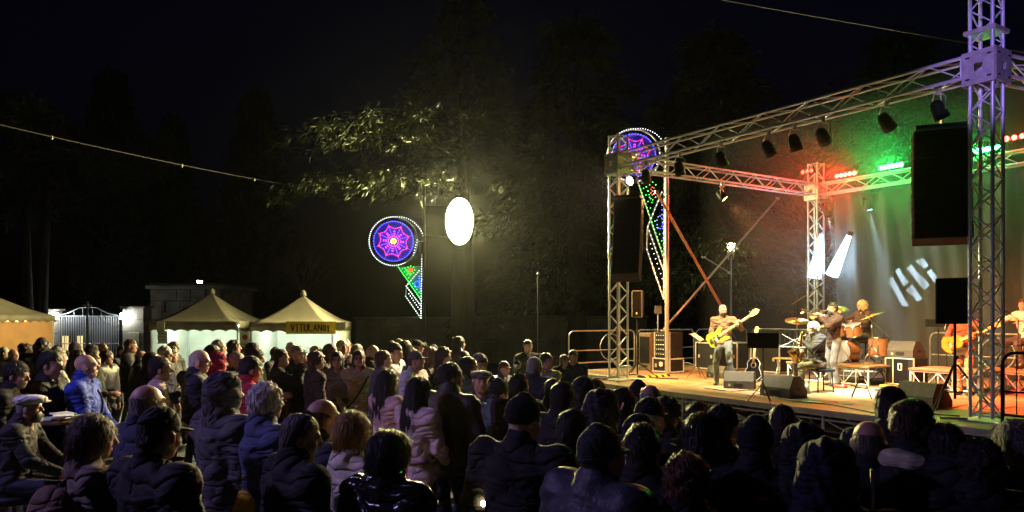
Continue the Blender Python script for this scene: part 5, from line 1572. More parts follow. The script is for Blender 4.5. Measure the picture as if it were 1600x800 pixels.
def wall_run(label, x0, x1, Y, ztop, courses, m, thick=.4, g0=None, n=None, rg='stone walls behind the square'):
    a, b = W(x0, 500, Y), W(x1, 500, Y); g0 = gz((a.x + b.x) / 2, Y) if g0 is None else g0
    o = empty('stone_wall', ((a.x + b.x) / 2, Y, g0), 0, label, 'wall', rg); w = b.x - a.x; h = ztop - g0; n = n or max(1, round(w / 1.2))
    for i in range(courses):
        for k in range(n):
            MB().box((-w / 2 + w * (k + .5) / n + .12 * (i % 2) * (0 < k < n - 1), random.uniform(-.015, .015), h * (i + .5) / courses), (w / n - .03, thick, h / courses - .03), bev=.02).build('stone', m, o)
    MB().box((0, .03, h / 2 - .02), (w - .06, thick * .7, h - .06)).build('core', m, o)
    MB().box((0, 0, h + .05), (w + .06, thick + .16, .1), bev=.02).build('coping', m, o)
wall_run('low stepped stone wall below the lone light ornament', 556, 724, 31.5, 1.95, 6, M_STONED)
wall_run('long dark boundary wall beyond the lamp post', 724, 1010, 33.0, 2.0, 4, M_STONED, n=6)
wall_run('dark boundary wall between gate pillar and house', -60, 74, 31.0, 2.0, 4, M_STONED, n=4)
o = empty('lamp_pole', (W(841, 500, 21).x, 21.0, gz(W(841, 500, 21).x, 21)), 0, 'thin bare pole standing in the dark square', 'pole')
rod('pole', (0, 0, 0), (0, 0, 3.3), .028, M_BLK, o); MB().lathe([(.09, 0), (.09, .12), (.04, .2)], 10).build('foot', M_STEEL, o); MB().lathe([(.045, 0), (.03, .05), (0, .06)], 10, Matrix.Translation((0, 0, 3.3))).build('cap', M_STEEL, o)

# ------------------------------------------------------------------ trees
M_BARK = mat('bark', (.05, .038, .026), .95, var=.4, scale=7, bump=.9, bscale=14, stretch=(1, 1, .2))
M_NEEDLE = mat('cedar_needles', (.034, .05, .016), .7, var=.5, scale=1.2)
M_CYP = mat('cypress_leaves', (.022, .03, .014), .8, var=.5, scale=1.5)
def sprays(pts, dirs, size, rs, per=3, wid=(.13, .22)):
    V, Fq = [], []
    for p, d in zip(pts, dirs):
        for _ in range(per):
            a = (d + rs.normal(0, .45, 3)); a[2] -= .25; a /= np.linalg.norm(a)
            b = np.cross(a, rs.normal(0, 1, 3)); b /= np.linalg.norm(b) + 1e-6
            L = size * rs.uniform(.6, 1.3); w = L * rs.uniform(*wid); q = p + rs.normal(0, size * .25, 3)
            n = len(V); V += [q, q + a * L * .45 + b * w, q + a * L, q + a * L * .45 - b * w]; Fq.append((n, n + 1, n + 2, n + 3))
    return np.array(V), np.array(Fq)
def cedar(label, x, y, g, H, r, tiers, seed, size=.34, lo_z=.25, dens=1.0, side=None, m=None, extra=(), grp='dark cedars round the square'):
    rs = np.random.default_rng(seed); o = empty('cedar_tree', (x, y, g), 0, label, 'tree', grp)
    MB().sweep([(0, 0, -.05), (.05, 0, H * .3), (-.05, .05, H * .7), (0, 0, H)], [r * .07 + .12, r * .055 + .08, .10, .02], 10).build('trunk', M_BARK, o)
    P, D = [], []; lb = MB()
    for t in range(tiers + len(extra)):
        u = lo_z + (1 - lo_z) * (t % tiers + rs.uniform(-.3, .3)) / tiers; z = H * u; nb = rs.integers(3, 6); a0 = rs.uniform(0, 6.28)
        ex = extra[t - tiers] if t >= tiers else None
        if ex: z, u, nb = ex[0], .2, 1
        for k in range(nb):
            az = a0 + k * 6.28 / nb + rs.uniform(-.4, .4)
            if ex: az = ex[1]
            if side is not None and t < tiers * .5 and abs((az - side + math.pi) % (2 * math.pi) - math.pi) > 2.0 and rs.random() < .3: continue
            Lb = r * (1.08 - u) ** .75 * rs.uniform(.65, 1.15); d = np.array([math.cos(az), math.sin(az), 0])
            rise, droop = rs.uniform(.05, .2), rs.uniform(.2, .42)
            if ex: Lb = ex[2]; rise, droop = .12, .22
            f_ = lambda s_: np.array([0, 0, z]) + d * Lb * s_ + np.array([0, 0, Lb * (rise * s_ - droop * s_ ** 2.2)])
            lb.sweep([f_(s_) for s_ in (0, .3, .6, .9)], [.06 * (1 - u) + .02, .035, .02, .008], 5)
            n = int(26 * dens * max(.6, Lb / 3))
            for _ in range(n):
                s_ = rs.uniform(.18, 1.0) ** .8; c = f_(s_); lat = np.array([-d[1], d[0], 0]) * rs.normal(0, .16 + .22 * (1 - s_)) * Lb * .8
                tp = c + lat; tp[2] -= abs(rs.normal(0, .12)) + .25 * np.linalg.norm(lat) * .6
                dd = d * .7 + lat / (np.linalg.norm(lat) + .3) * .6 + np.array([0, 0, -.35])
                P.append(tp); D.append(dd)
                P.append(tp + rs.normal(0, .18, 3)); D.append(dd)
    lb.build('limbs', M_BARK, o)
    V, Fq = sprays(P, D, size, rs, 7, (.05, .09))
    c = link('crown', np_mesh('crown', V, Fq, False), o, m=m or M_NEEDLE)
    return o
x_ = W(722, 400, 29.0).x
cedar('great cedar with drooping branches lit by the floodlights', x_, 29.0, gz(x_, 26.5), 15.0, 6.0, 11, 3, size=.24, lo_z=.58, dens=1.2, extra=((8.9, 4.15, 7.7), (9.3, 4.35, 7.2), (9.0, 4.02, 7.6), (8.5, 4.25, 7.4), (7.2, 4.12, 7.6), (7.1, 4.3, 7.0), (7.4, 4.0, 7.6)))
cedar('dark cedar rising behind the side truss beam', W(1120, 400, 29).x, 29.0, 0, 13.5, 6.5, 13, 5, size=.42, lo_z=.25, dens=1.25)
cedar('dark cedar rising behind the thin bare pole', W(900, 400, 33).x, 33.0, 0, 16.0, 6.0, 13, 8, size=.45, lo_z=.2, dens=1.1)
cedar('dark cedar rising behind the backdrop curtain', W(1400, 400, 30).x, 30.0, 0, 14.0, 6.5, 12, 12, size=.45, lo_z=.3, dens=1.1)
def cypress(label, px, Y, ptop, wpx, seed):
    p = W(px, ptop, Y); g = gz(p.x, Y); H = p.z - g; r = wpx / 2 * Y / F_PX; rs = np.random.default_rng(seed)
    o = empty('cypress_tree', (p.x, Y, g), 0, label, 'tree', 'cypresses behind the gate')
    MB().sweep([(0, 0, -.05), (0, 0, H * .5), (0, 0, H * .96)], [r * .16, r * .1, .02], 8).build('trunk', M_BARK, o)
    P, D = [], []
    for _ in range(5200):
        u = rs.random() ** .9; rr = r * (math.sin(math.pi * min(1, .12 + u * .85)) ** .6) * (1 - .45 * u) * rs.uniform(.72, 1.08); az = rs.uniform(0, 6.28)
        rr *= 1 + .18 * math.sin(az * 5 + u * 22)
        P.append(np.array([rr * math.cos(az), rr * math.sin(az), .35 + u * (H - .4)])); D.append(np.array([math.cos(az) * .5, math.sin(az) * .5, 1.0]))
    V, Fq = sprays(P, D, .42, rs, 3); link('crown', np_mesh('crown', V, Fq, False), o, m=M_CYP)
cypress('tall dark cypress behind the broad gate pillar', 175, 40.0, 120, 110, 21)
cypress('slim dark cypress behind the stone house', 270, 44.0, 190, 80, 22)
cypress('dark cypress rising behind the pale tents', 400, 46.0, 150, 120, 23)
def broad_tree(label, px, Y, H, trunks, seed):
    p = W(px, 500, Y); g = gz(p.x, Y); o = empty('pine_tree', (p.x, Y, g), 0, label, 'tree'); rs = np.random.default_rng(seed)
    for dx, r in trunks: MB().sweep([(dx, 0, -.05), (dx * 1.1, .05, H * .35), (dx * 1.5, .1, H * .65), (dx * 2.2, 0, H * .9)], [r, r * .82, r * .6, r * .3], 10).build('trunk', M_BARK, o)
    P, D = [], []
    for c in range(26):
        cc = np.array([rs.normal(0, 1.9), rs.normal(0, 1.9), H * rs.uniform(.72, 1.1)])
        for _ in range(120):
            v = rs.normal(0, 1, 3); v /= np.linalg.norm(v); P.append(cc + v * rs.uniform(.3, .9) * np.array([1, 1, .55])); D.append(v + np.array([0, 0, .4]))
    V, Fq = sprays(P, D, .34, rs, 5, (.05, .09)); link('crown', np_mesh('crown', V, Fq, False), o, m=M_CYP)
broad_tree('pine with two stout trunks behind the orange tent', 50, 27.0, 8.5, ((-.18, .22), (.28, .26)), 31)
# bare tree by the second tent
def bare_tree():
    p = W(480, 470, 27.0); g = gz(p.x, 27.0); o = empty('bare_tree', (p.x, 27.0, g), 0, 'leafless tree with fine twigs behind the tent with the board', 'tree'); rs = np.random.default_rng(4)
    MB().sweep([(0, 0, -.05), (.02, 0, 1.6), (.05, 0, 2.6)], [.12, .09, .07], 8).build('trunk', M_BARK, o)
    lb = MB()
    def grow(p, d, L, r, n):
        q = p + d * L; lb.tube(p, q, r, 5, r * .65)
        if n == 0: return
        for _ in range(3):
            e = d + Vector(rs.normal(0, .42, 3)); e.z = abs(e.z) * .8 + .25; grow(q, e.normalized(), L * rs.uniform(.62, .85), r * .6, n - 1)
    for _ in range(3): grow(Vector((.05, 0, 2.5)), Vector((rs.normal(0, .4), rs.normal(0, .4), 1)).normalized(), .8, .05, 4)
    lb.build('limbs', M_BARK, o)
bare_tree()

# ------------------------------------------------------------------ overhead cables
def catenary(name, label, a, b, sag, r, bulbs=0):
    a, b = Vector(a), Vector(b); o = empty(name, a, 0, label, 'cable')
    pts = [(b - a) * (i / 24) - Vector((0, 0, sag * 4 * (i / 24) * (1 - i / 24))) for i in range(25)]
    MB().sweep(pts, r, 5).build('wire', mat('wire_grey', (.016, .016, .02), .7), o)
    for i in range(bulbs):
        q = pts[1 + i * 22 // max(1, bulbs)]; MB().lathe([(0, .03), (.015, .03), (.02, 0), (.03, -.04), (0, -.07)], 8, Matrix.Translation(q)).build('insulator', M_WHITE, o)
catenary('overhead_cable', 'overhead cable with small white fittings above the tents', W(-40, 172, 14) + (W(-40, 172, 14) - W(520, 300, 27)) * .4, W(520, 300, 27) , .2, .012, 5)
# catenary('overhead_cable', 'second thin overhead cable above the tents', W(-40, 115, 16), W(540, 292, 28), .35, .005)
catenary('overhead_cable', 'dark cable crossing high above the front truss', W(1130, -6, 19) + (W(1130, -6, 19) - W(1640, 82, 12)) * 1.2, W(1640, 82, 12) + (W(1640, 82, 12) - W(1130, -6, 19)) * .6, .1, .012)

# ------------------------------------------------------------------ parked motorbike, tables and chairs
def motorbike():
    Y = 11.6; p = W(765, 560, Y); g = gz(p.x, Y); o = empty('motorbike', (p.x, Y, g), math.radians(200), 'parked motorbike with shiny handlebar and mirrors by the drinks tables', 'motorbike')
    for y in (-.68, .68):
        w_ = MB().lathe([(.24, -.05), (.31, -.05), (.33, 0), (.31, .05), (.24, .05), (.24, -.05)], 24, Matrix.Translation((0, y, .33)) @ Matrix.Rotation(math.pi / 2, 4, 'Y')).build('tyre', M_CABLE, o)
        g2 = MB().lathe([(.22, -.02), (.245, -.02), (.245, .02), (.22, .02)], 20, Matrix.Translation((0, y, .33)) @ Matrix.Rotation(math.pi / 2, 4, 'Y'))
        for k in range(8): g2.tube((0, y, .33), (0, y + .23 * math.cos(k * .785), .33 + .23 * math.sin(k * .785)), .008, 5)
        g2.build('rim', M_CHROME, w_)
    f = Field((-.25, -.9, .2), (.25, .9, 1.2), .03); f.ell((0, .12, .85), (.14, .28, .14), 0).ell((0, -.35, .82), (.14, .38, .07), .06).ell((0, 0, .5), (.15, .3, .2), .08).cone((0, .3, .8), (0, .45, .95), .1, .08, .06)
    V, Q = f.net(); link('body', np_mesh('body', V, Q), o, m=mat('bike_black', (.02, .02, .025), .2, var=.1, coat=.8))
    for s_ in (-1, 1):
        rod('fork', (s_ * .09, .68, .33), (s_ * .09, .42, 1.02), .022, M_CHROME, o)
        MB().sweep([(0, .42, 1.04), (s_ * .12, .42, 1.12), (s_ * .28, .36, 1.16), (s_ * .38, .28, 1.14)], .014, 6).build('handlebar', M_CHROME, o)
        m1 = MB().sweep([(s_ * .26, .36, 1.16), (s_ * .30, .38, 1.32)], .007, 5).build('mirror_stem', M_CHROME, o)
        MB().lathe([(0, -.012), (.06, -.01), (.065, 0), (.06, .012), (0, .014)], 12, Matrix.Translation((s_ * .32, .38, 1.37)) @ Matrix.Rotation(math.pi / 2, 4, 'X')).build('mirror', M_CHROME, m1)
    MB().lathe([(0, .05), (.08, .04), (.09, -.02), (.05, -.1)], 14, Matrix.Translation((0, .56, .95)) @ Matrix.Rotation(-math.pi / 2, 4, 'X')).build('headlamp', M_CHROME, o)
    MB().sweep([(.14, .2, .35), (.16, -.2, .3), (.17, -.75, .42)], .04, 8).build('exhaust', M_CHROME, o); rod('side_stand', (-.1, -.05, .3), (-.28, .0, .01), .014, M_STEEL, o)
motorbike()
def table(label, px, py, Y, top=.76, w=1.2, d=.7, rz=0.2, white=True):
    p = W(px, py, Y); g = gz(p.x, Y); o = empty('folding_table', (p.x, Y, g), rz, label, 'table', 'drinks tables by the stage')
    MB().box((0, 0, top), (w, d, .035), bev=.008).build('top', M_WHITE if white else M_BLK, o)
    for sx in (-1, 1):
        for sy in (-1, 1): rod('leg', (sx * (w / 2 - .08), sy * (d / 2 - .06), 0), (sx * (w / 2 - .1), sy * (d / 2 - .08), top - .02), .014, M_STEEL, o)
table('white folding table beside the grey haired man', 806, 584, 12.2, rz=.1, top=1.02, w=.7, d=.6)
table('white folding table behind the yellow scarf', 748, 572, 13.6, rz=-.2, top=1.0, w=.7)
table('white folding table next to the wing barrier', 868, 578, 14.5, rz=.15, top=1.0, w=.9)

def plastic_chair(label, p, rz, group='white plastic chairs'):
    o = empty('plastic_chair', p, rz, label, 'chair', group)
    MB().box((0, 0, .43), (.44, .44, .03), bev=.012).build('seat', M_WHITE, o)
    for sx in (-1, 1):
        for sy in (-1, 1): MB().tube((sx * .24, sy * .24, 0), (sx * .19, sy * .19, .43), .018, 8, .028).build('leg', M_WHITE, o)
        MB().sweep([(sx * .22, .2, .43), (sx * .25, .16, .66), (sx * .25, -.12, .66), (sx * .23, -.22, .62)], .022, 8).build('armrest', M_WHITE, o)
    MB().box((0, -.25, .86), (.44, .025, .08), Matrix.Rotation(.15, 3, 'X'), bev=.01).build('top_rail', M_WHITE, o)
    for k in range(5): MB().box((-.16 + k * .08, -.235, .64), (.05, .018, .42), Matrix.Rotation(.15, 3, 'X'), bev=.005).build('slat', M_WHITE, o)
    for sx in (-1, 1): MB().box((sx * .215, -.235, .65), (.035, .028, .46), Matrix.Rotation(.15, 3, 'X'), bev=.008).build('back_post', M_WHITE, o)
plastic_chair('white plastic chair standing empty beside the backpack', ((12 - 800) / 219.0, 5.2, .0), math.radians(-75))
# leaflet table at the side
p = W(88, 655, 6.5); o = empty('leaflet_table', (p.x, 6.5, 0), .2, 'tall dark table holding leaflets beside the white capped man', 'table')
MB().box((0, 0, p.z - .02), (.46, .36, .03), bev=.006).build('top', M_WOOD, o)
for sx in (-1, 1):
    for sy in (-1, 1): rod('leg', (sx * .22, sy * .17, 0), (sx * .2, sy * .15, p.z - .03), .016, M_STEEL, o)
for k, (dx, dy, rz, c) in enumerate(((-.08, -.05, .3, (.55, .75, .5)), (.08, .02, -.2, (.75, .8, .72)), (.0, .1, .9, (.7, .72, .68)), (.12, -.1, .5, (.8, .8, .75)))):
    q = MB().box((0, 0, 0), (.15, .21, .012), Matrix.Rotation(rz, 3, 'Z')).build('leaflet', mat('leaflet_%d' % k, c, .6, var=.3, scale=25), None, (p.x + dx, 6.5 + dy, p.z + .004 + k * .013 + .005))
    tag(q, ['green printed leaflet at the bottom of the table pile', 'pale leaflet lying skewed in the table pile', 'grey leaflet turned sideways in the table pile', 'white leaflet on top of the table pile'][k], 'leaflet', 'leaflets on the small table')
# small ground light
p = W(755, 787, 3.9); o = empty('ground_light', (p.x, 3.9, 0), 0, 'tiny warm ground light glowing between legs', 'lamp')
zg = max(.05, p.z)
MB().lathe([(.05, 0), (.05, .04), (.02, .05), (.02, zg - .03)], 10).build('holder', M_BLK, o); MB().lathe([(0, .016), (.011, .01), (.014, 0), (.01, -.012), (0, -.016)], 8, Matrix.Translation((0, 0, zg))).build('bulb', emis('ground_bulb', (1.0, .75, .35), 60), o)
# ------------------------------------------------------------------ the audience
BLK, NAVY, GREY, BRN = (.018, .018, .02), (.025, .03, .065), (.07, .07, .08), (.05, .035, .025)
WHT = (.62, .60, .56); DENIM = (.16, .22, .34)
S1, S2, S3 = (.52, .31, .22), (.44, .25, .17), (.58, .37, .28)
GH, WHH, DKH, BRH = (.25, .24, .22), (.62, .60, .56), (.02, .015, .012), (.07, .035, .018)
pp = put_person
# rows nearest the photographer
r_w, J_w = pp('woman with a brown bob in a taupe hooded coat beside the brown backpack', 138, 643, 318, 52, sex='w', jk='coat', jc=(.16, .125, .095), hair='bob', hc=BRH, pose='pockets', yaw=10, tc=(.03, .03, .03))
pp('broad man in black cap and black jacket beside the woman with a bob', 247, 628, 345, 36, sex='b', jc=(.01, .01, .011), hair='crop', hc=DKH, hat='cap', hatc=(.008, .008, .009), wide=1.03, pose='pockets', skin=S2)
pp('man in dark grey jacket with hood up and pale jeans', 345, 571, 240, 38, sex='b', jc=(.075, .075, .085), tc=DENIM, tkind='denim', hair='short', hat='hood', hatc=(.05, .05, .058), pose='weight')
pp('bald man in a navy jacket behind the black capped man', 228, 596, 268, 40, sex='b', jc=NAVY, hair='fringe', hc=GH)
pp('man with curly white hair in a blue jacket', 408, 588, 250, 45, sex='m', jc=(.06, .08, .17), hair='curly', hc=WHH, pose='pockets')
pp('man with cropped hair and sunglasses pushed up on his head', 456, 642, 330, 50, sex='m', jc=(.012, .012, .013), hair='crop', hc=(.10, .085, .07), yaw=10, pose='pockets')
pp('balding man in dark navy jacket behind the man with sunglasses', 491, 619, 285, 55, sex='m', jc=(.02, .024, .045), hair='fringe', hc=(.06, .05, .04), yaw=12)
pp('woman with a blonde bob and dark strap across a cream jacket', 540, 637, 300, 40, sex='w', jc=(.80, .74, .56), hair='bob', hc=(.42, .26, .08), strap=(.02, .02, .02))
pp('woman with black hair and a clip in a glossy black padded jacket', 596, 667, 345, 35, sex='w', jk='puffer', jc=(.012, .012, .013), jkind='shiny', hair='bob', hc=(.012, .01, .01), pose='pockets', wide=1.06)
pp('woman with long dark hair in a short pink jacket', 603, 575, 172, 48, sex='w', jc=(.78, .50, .46), hair='long', hc=DKH, pose='front')
pp('woman with long dark hair in a belted pale pink coat', 651, 587, 200, 45, sex='w', jk='coat', jc=(.80, .58, .56), hair='long', hc=DKH, pose='front')
pp('man in olive padded jacket and dark trousers looking sideways', 702, 565, 192, 30, sex='m', jk='puffer', jc=(.055, .05, .032), tc=(.018, .022, .04), hair='short', hc=DKH, yaw=35, pose='pockets', wide=.97)
pp('man in black beanie and plain black jacket with pale neck', 818, 611, 305, 30, sex='b', jc=(.010, .010, .011), hair=None, hat='beanie', hatc=(.008, .008, .009), skin=S3, pose='pockets', wide=1.03)
pp('person in striped knit beanie and quilted slate jacket with cap brim showing', 926, 655, 380, 55, sex='b', jk='puffer', jc=(.055, .055, .075), hair='crop', hc=DKH, hat='beanie', hatc=(.05, .055, .055), pose='pockets', wide=1.02)
pp('man in dark padded jacket lit green on one side', 776, 590, 178, 45, sex='m', jk='puffer', jc=(.06, .09, .11), hair='crop', hat='beanie', hatc=(.02, .02, .025), pose='front')
pp('older man in a grey flat cap turning towards the photographer', 760, 574, 165, 200, sex='m', jc=(.035, .035, .042), hair='crop', hc=GH, hat='flat', hatc=(.11, .105, .10), yaw=-20, pose='pockets')
pp('grey haired man in a dark coat beside the white folding table', 834, 555, 150, 40, sex='b', jk='coat', jc=(.022, .022, .026), hair='crop', hc=GH)
pp('person in brown hood with a bright yellow scarf', 748, 549, 128, 150, sex='w', jc=(.10, .085, .06), hair='short', hat='hood', hatc=(.13, .115, .09), scarf=(.75, .48, .03), pose='front')
pp('man with white hair under a black cap with a pink badge', 998, 613, 285, 48, sex='m', jc=(.012, .012, .014), hair='crop', hc=WHH, hat='cap', hatc=(.010, .010, .011), skin=S3)
pp('person in a dark hood beside the pink badged cap', 942, 600, 270, 42, sex='m', jc=(.018, .018, .025), hair='short', hat='hood', hatc=(.022, .022, .028))
pp('person with bushy black hair before the scaffold frame', 1041, 612, 245, 38, sex='m', jc=(.018, .02, .018), hair='curly', hc=(.015, .012, .01))
pp('man in black cap and navy jacket before the scaffold frame', 1126, 624, 312, 40, sex='m', jc=(.014, .016, .03), hair='crop', hc=DKH, hat='cap', hatc=(.012, .012, .015), yaw=15)
pp('person in a black beanie and black coat by the deck edge', 1181, 643, 335, 30, sex='m', jc=(.010, .010, .012), hair='crop', hat='beanie', hatc=(.01, .01, .012))
pp('woman with curly auburn hair and a beige collar', 1055, 695, 400, 32, sex='w', jk='coat', jc=(.02, .018, .018), hair='curly', hc=(.11, .035, .014), scarf=(.42, .33, .22))
pp('tall person in a navy hood with a pale drawstring', 1312, 672, 420, 35, sex='b', jc=(.014, .015, .035), hair='short', hat='hood', hatc=(.014, .015, .034), wide=1.03)
pp('person in a black hood behind the navy hooded one', 1262, 650, 345, 30, sex='m', jc=(.011, .011, .012), hair='short', hat='hood', hatc=(.012, .012, .012))
pp('bald man standing close to the deck edge', 1364, 652, 318, 24, sex='b', jc=(.012, .012, .013), hair='fringe', hc=(.10, .08, .06), skin=S2)
pp('person with dark hair and a pale fleece hood lying on the collar', 1428, 622, 330, 62, sex='m', jc=(.014, .014, .015), hair='short', hc=BRH, scarf=(.62, .55, .38), yaw=20)
pp('person in a dark cap silhouetted against the bright deck', 1396, 598, 262, 38, sex='m', jc=(.012, .012, .013), hair='short', hc=DKH, hat='cap', hatc=(.012, .012, .012))
pp('grey haired person at the deck corner by the dark barrier', 1592, 655, 330, 8, sex='w', jc=(.014, .013, .02), hair='bob', hc=(.14, .12, .12))
pp('person in black coat and cap before the wing barrier', 905, 583, 215, 40, sex='m', jc=(.016, .017, .016), hair='crop', hat='cap', hatc=(.02, .022, .02))
pp('person with short dark hair before the wing deck corner', 872, 596, 225, 36, sex='m', jc=(.013, .013, .014), hair='short', hc=DKH)
pp('person with dark hair between two black caps', 968, 603, 225, 40, sex='w', jc=(.014, .014, .017), hair='bob', hc=DKH)
NB = {890: 'person in black standing behind the black beanie with the pale neck', 1090: 'person in black between the bushy hair and the navy jacketed cap', 1220: 'person in black with cropped hair beside the black beanie by the deck', 1480: 'person in black before the tripod stand of the loudspeaker',
      1540: 'person in black with curly dark hair before the tall tower', 1010: 'person in black behind the striped knit beanie', 1150: 'person in black with cropped hair beside the auburn curls', 1225: 'person in black between the navy hood and the cropped hair'}
for px, yt, s, f_, h_ in ((890, 640, 290, 34, 'short'), (1090, 628, 260, 36, 'short'), (1220, 628, 270, 30, 'crop'), (1480, 662, 340, 20, 'short'), (1540, 675, 360, 14, 'curly'), (1010, 660, 345, 36, 'short')):
    pp(NB[px], px, yt, s, f_, jc=(.011, .011, .012), hair=h_, hc=DKH, group='people in black before the stage', skin=S2, sex='m')
for lab, px, yt, s, f_, kw_ in (('person in black with cropped hair beside the grey haired man', 858, 588, 178, 44, dict(hair='crop')), ('woman in black with long hair before the wing barrier', 925, 590, 190, 40, dict(hair='long', sex='w')), ('person in a black beanie before the foot of the first tower', 985, 590, 188, 40, dict(hair='crop', hat='beanie')),
        ('woman in black with bobbed hair behind the curly auburn one', 1075, 640, 318, 36, dict(hair='bob', sex='w')), ('person in a black cap before the slate quilted jacket', 985, 640, 318, 40, dict(hair='crop', hat='cap')), ('bald person in black half hidden behind the pink badged cap', 1020, 598, 200, 42, dict(hair='fringe', hc=GH)), ('broad person in black near the green lit padded jacket', 805, 583, 185, 40, dict(hair='short', sex='b'))):
    kw2 = dict(sex='m', hc=DKH, skin=S2); kw2.update(kw_)
    pp(lab, px, yt, s, f_, jc=(.011, .011, .012), group='people in black before the stage', **kw2)
# left side
pp('bald man in a bright blue jacket with black strap', 130, 551, 162, 78, sex='m', jc=(.03, .07, .50), hair='bald', strap=(.015, .015, .015), skin=S3, pose='front')
pp('man with dark wavy hair in a dark jacket facing the stage', 75, 547, 165, 82, sex='m', jc=(.022, .02, .024), hair='short', hc=(.03, .028, .026), yaw=5)
pp('dark haired man in black at the edge of the crowd', 20, 563, 175, 85, sex='m', jc=(.012, .012, .013), hair='short', hc=DKH)
SEAT = dict(pelvis=(0, 0, .93), lean=(0, .12, 1), footL=(-.14, .42, .45), footR=(.14, .45, .45), handR=(.16, .42, 1.02), handL=(-.14, .40, 1.04), elbowR=(.8, -.5, -.4), elbowL=(-.8, -.5, -.4), headpush=(0, .05, -.01))
Ys = F_PX / 198; xs_ = (22 - 800) / 198
make_person('bearded man in a white flat cap sitting on a high stool', (xs_, Ys, 0), 76, H=1.54, pose=SEAT, sex='m', jc=(.02, .02, .022), tc=(.02, .022, .04), hair='crop', hc=GH, hat='flat', hatc=(.66, .64, .62), beard=(.12, .10, .085), skin=S2)
o = empty('bar_stool', (xs_, Ys, 0), 0, 'tall dark stool under the man in the white flat cap', 'stool')
MB().lathe([(0, .72), (.19, .72), (.2, .69), (.19, .66), (0, .66)], 16).build('seat', M_BLK, o)
for k in range(4): rod('leg', (.2 * math.cos(k * 1.57 + .8), .2 * math.sin(k * 1.57 + .8), 0), (.12 * math.cos(k * 1.57 + .8), .12 * math.sin(k * 1.57 + .8), .66), .014, M_STEEL, o)
MB().lathe([(.165, .36), (.18, .36), (.18, .38), (.165, .38)], 16).build('foot_ring', M_STEEL, o)
pp('person in a pale pink sweater with dark hair', 246, 556, 160, 60, sex='w', jk='sweater', jc=(.55, .42, .40), hair='short', hc=DKH, pose='front')
pp('grey haired man with glasses cord in a navy coat', 309, 543, 152, 70, sex='b', jc=(.022, .025, .045), hair='fringe', hc=WHH, glasses=True, skin=S3)
pp('woman in a crimson hooded jacket among dark coats', 333, 545, 130, 60, sex='w', jc=(.40, .02, .05), hair='short', hat='hood', hatc=(.42, .02, .07))
pp('person in a red jacket half hidden behind the white haired man', 384, 556, 165, 55, sex='w', jc=(.45, .03, .05), hair='short', hc=DKH)
pp('woman in a taupe belted coat facing the photographer', 532, 547, 117, 165, sex='w', jk='coat', jc=(.19, .15, .12), hair='bob', hc=DKH, hem=-.32, pose='pockets', glasses=True)
pp('woman in a beige coat with a dark diagonal strap', 558, 545, 117, 160, sex='w', jk='coat', jc=(.42, .36, .28), hair='bob', hc=DKH, hem=-.22, strap=(.02, .02, .02), pose='pockets', glasses=True)
pp('man in a bright white jacket and dark cap', 647, 544, 130, 110, sex='m', jc=(.74, .72, .74), tc=BLK, hair='crop', hat='cap', hatc=(.10, .10, .08), pose='pockets', skin=S2)
pp('man in a grey padded vest behind the white jacket', 611, 534, 124, 100, sex='b', jk='puffer', jc=(.12, .12, .14), hair='short', hc=DKH)
pp('man in a slate jacket seen from behind near the taupe coat', 591, 546, 130, 70, sex='m', jc=(.12, .115, .14), hair='short', hc=BRH)
pp('woman with light brown hair past the white jacket', 672, 540, 118, 100, sex='w', jc=(.10, .09, .08), hair='bob', hc=(.20, .12, .06))
pp('woman raising a phone beside the light brown hair', 690, 541, 120, 95, sex='w', jc=(.03, .03, .034), hair='bob', hc=DKH, pose='onephone')
pp('man in a long black coat holding a phone up', 437, 545, 118, 80, sex='m', jk='coat', jc=(.02, .022, .03), hair='short', hc=DKH, pose='phone')
pp('man with red face and grey hair in a black coat', 464, 538, 114, 110, sex='b', jk='coat', jc=(.016, .016, .018), hair='crop', hc=GH, skin=(.58, .27, .2))
pp('older man with grey hair gazing up in a black coat', 491, 538, 113, 130, sex='b', jk='coat', jc=(.014, .014, .017), hair='crop', hc=(.3, .29, .28), pose='pockets')
pp('woman taking a picture in front of the bright tent wall', 514, 536, 112, 110, sex='w', jk='coat', jc=(.014, .015, .018), hair='bob', hc=(.10, .07, .04), pose='phone')
pp('man with glowing orange face by the orange tent', 63, 525, 104, 150, sex='m', jc=(.03, .025, .02), hair='crop', hc=DKH)
pp('bareheaded man in black looking at the white haired woman', 396, 543, 128, 75, sex='m', jc=(.016, .016, .02), hair='short', hc=DKH, pose='chat')
pp('woman with silver hair in dark blue turning to the tents', 366, 548, 126, 90, sex='w', jc=(.03, .03, .06), hair='bob', hc=(.3, .3, .3))
pp('man in olive green jacket beside the flat capped man', 725, 556, 150, 60, sex='m', jc=(.05, .08, .04), hair='short', hc=DKH, pose='pockets')
pp('person in red cap and blue top at the drinks table', 786, 562, 110, 120, sex='m', jc=(.04, .06, .14), hair='short', hat='cap', hatc=(.25, .04, .02), pose='front')
pp('woman with brown hair holding a cup at the drinks table', 730, 556, 112, 120, sex='w', jc=(.06, .05, .045), hair='bob', hc=(.14, .08, .04), pose='chat')
pp('person standing in shadow beyond the thin pole', 824, 530, 84, 170, sex='m', jc=(.03, .03, .03), hair='short', hc=DKH)
pp('person in a pale jacket behind the grey haired man', 852, 550, 118, 150, sex='w', jc=(.5, .48, .36), hair='bob', hc=DKH, pose='chat')
pp('person with a green lit face behind the wing barrier', 898, 546, 92, 200, sex='m', jc=(.03, .03, .03), hair='short', hc=DKH)
pp('woman behind the wing barrier beside the green lit face', 884, 552, 92, 170, sex='w', jc=(.03, .03, .03), hair='bob', hc=BRH)
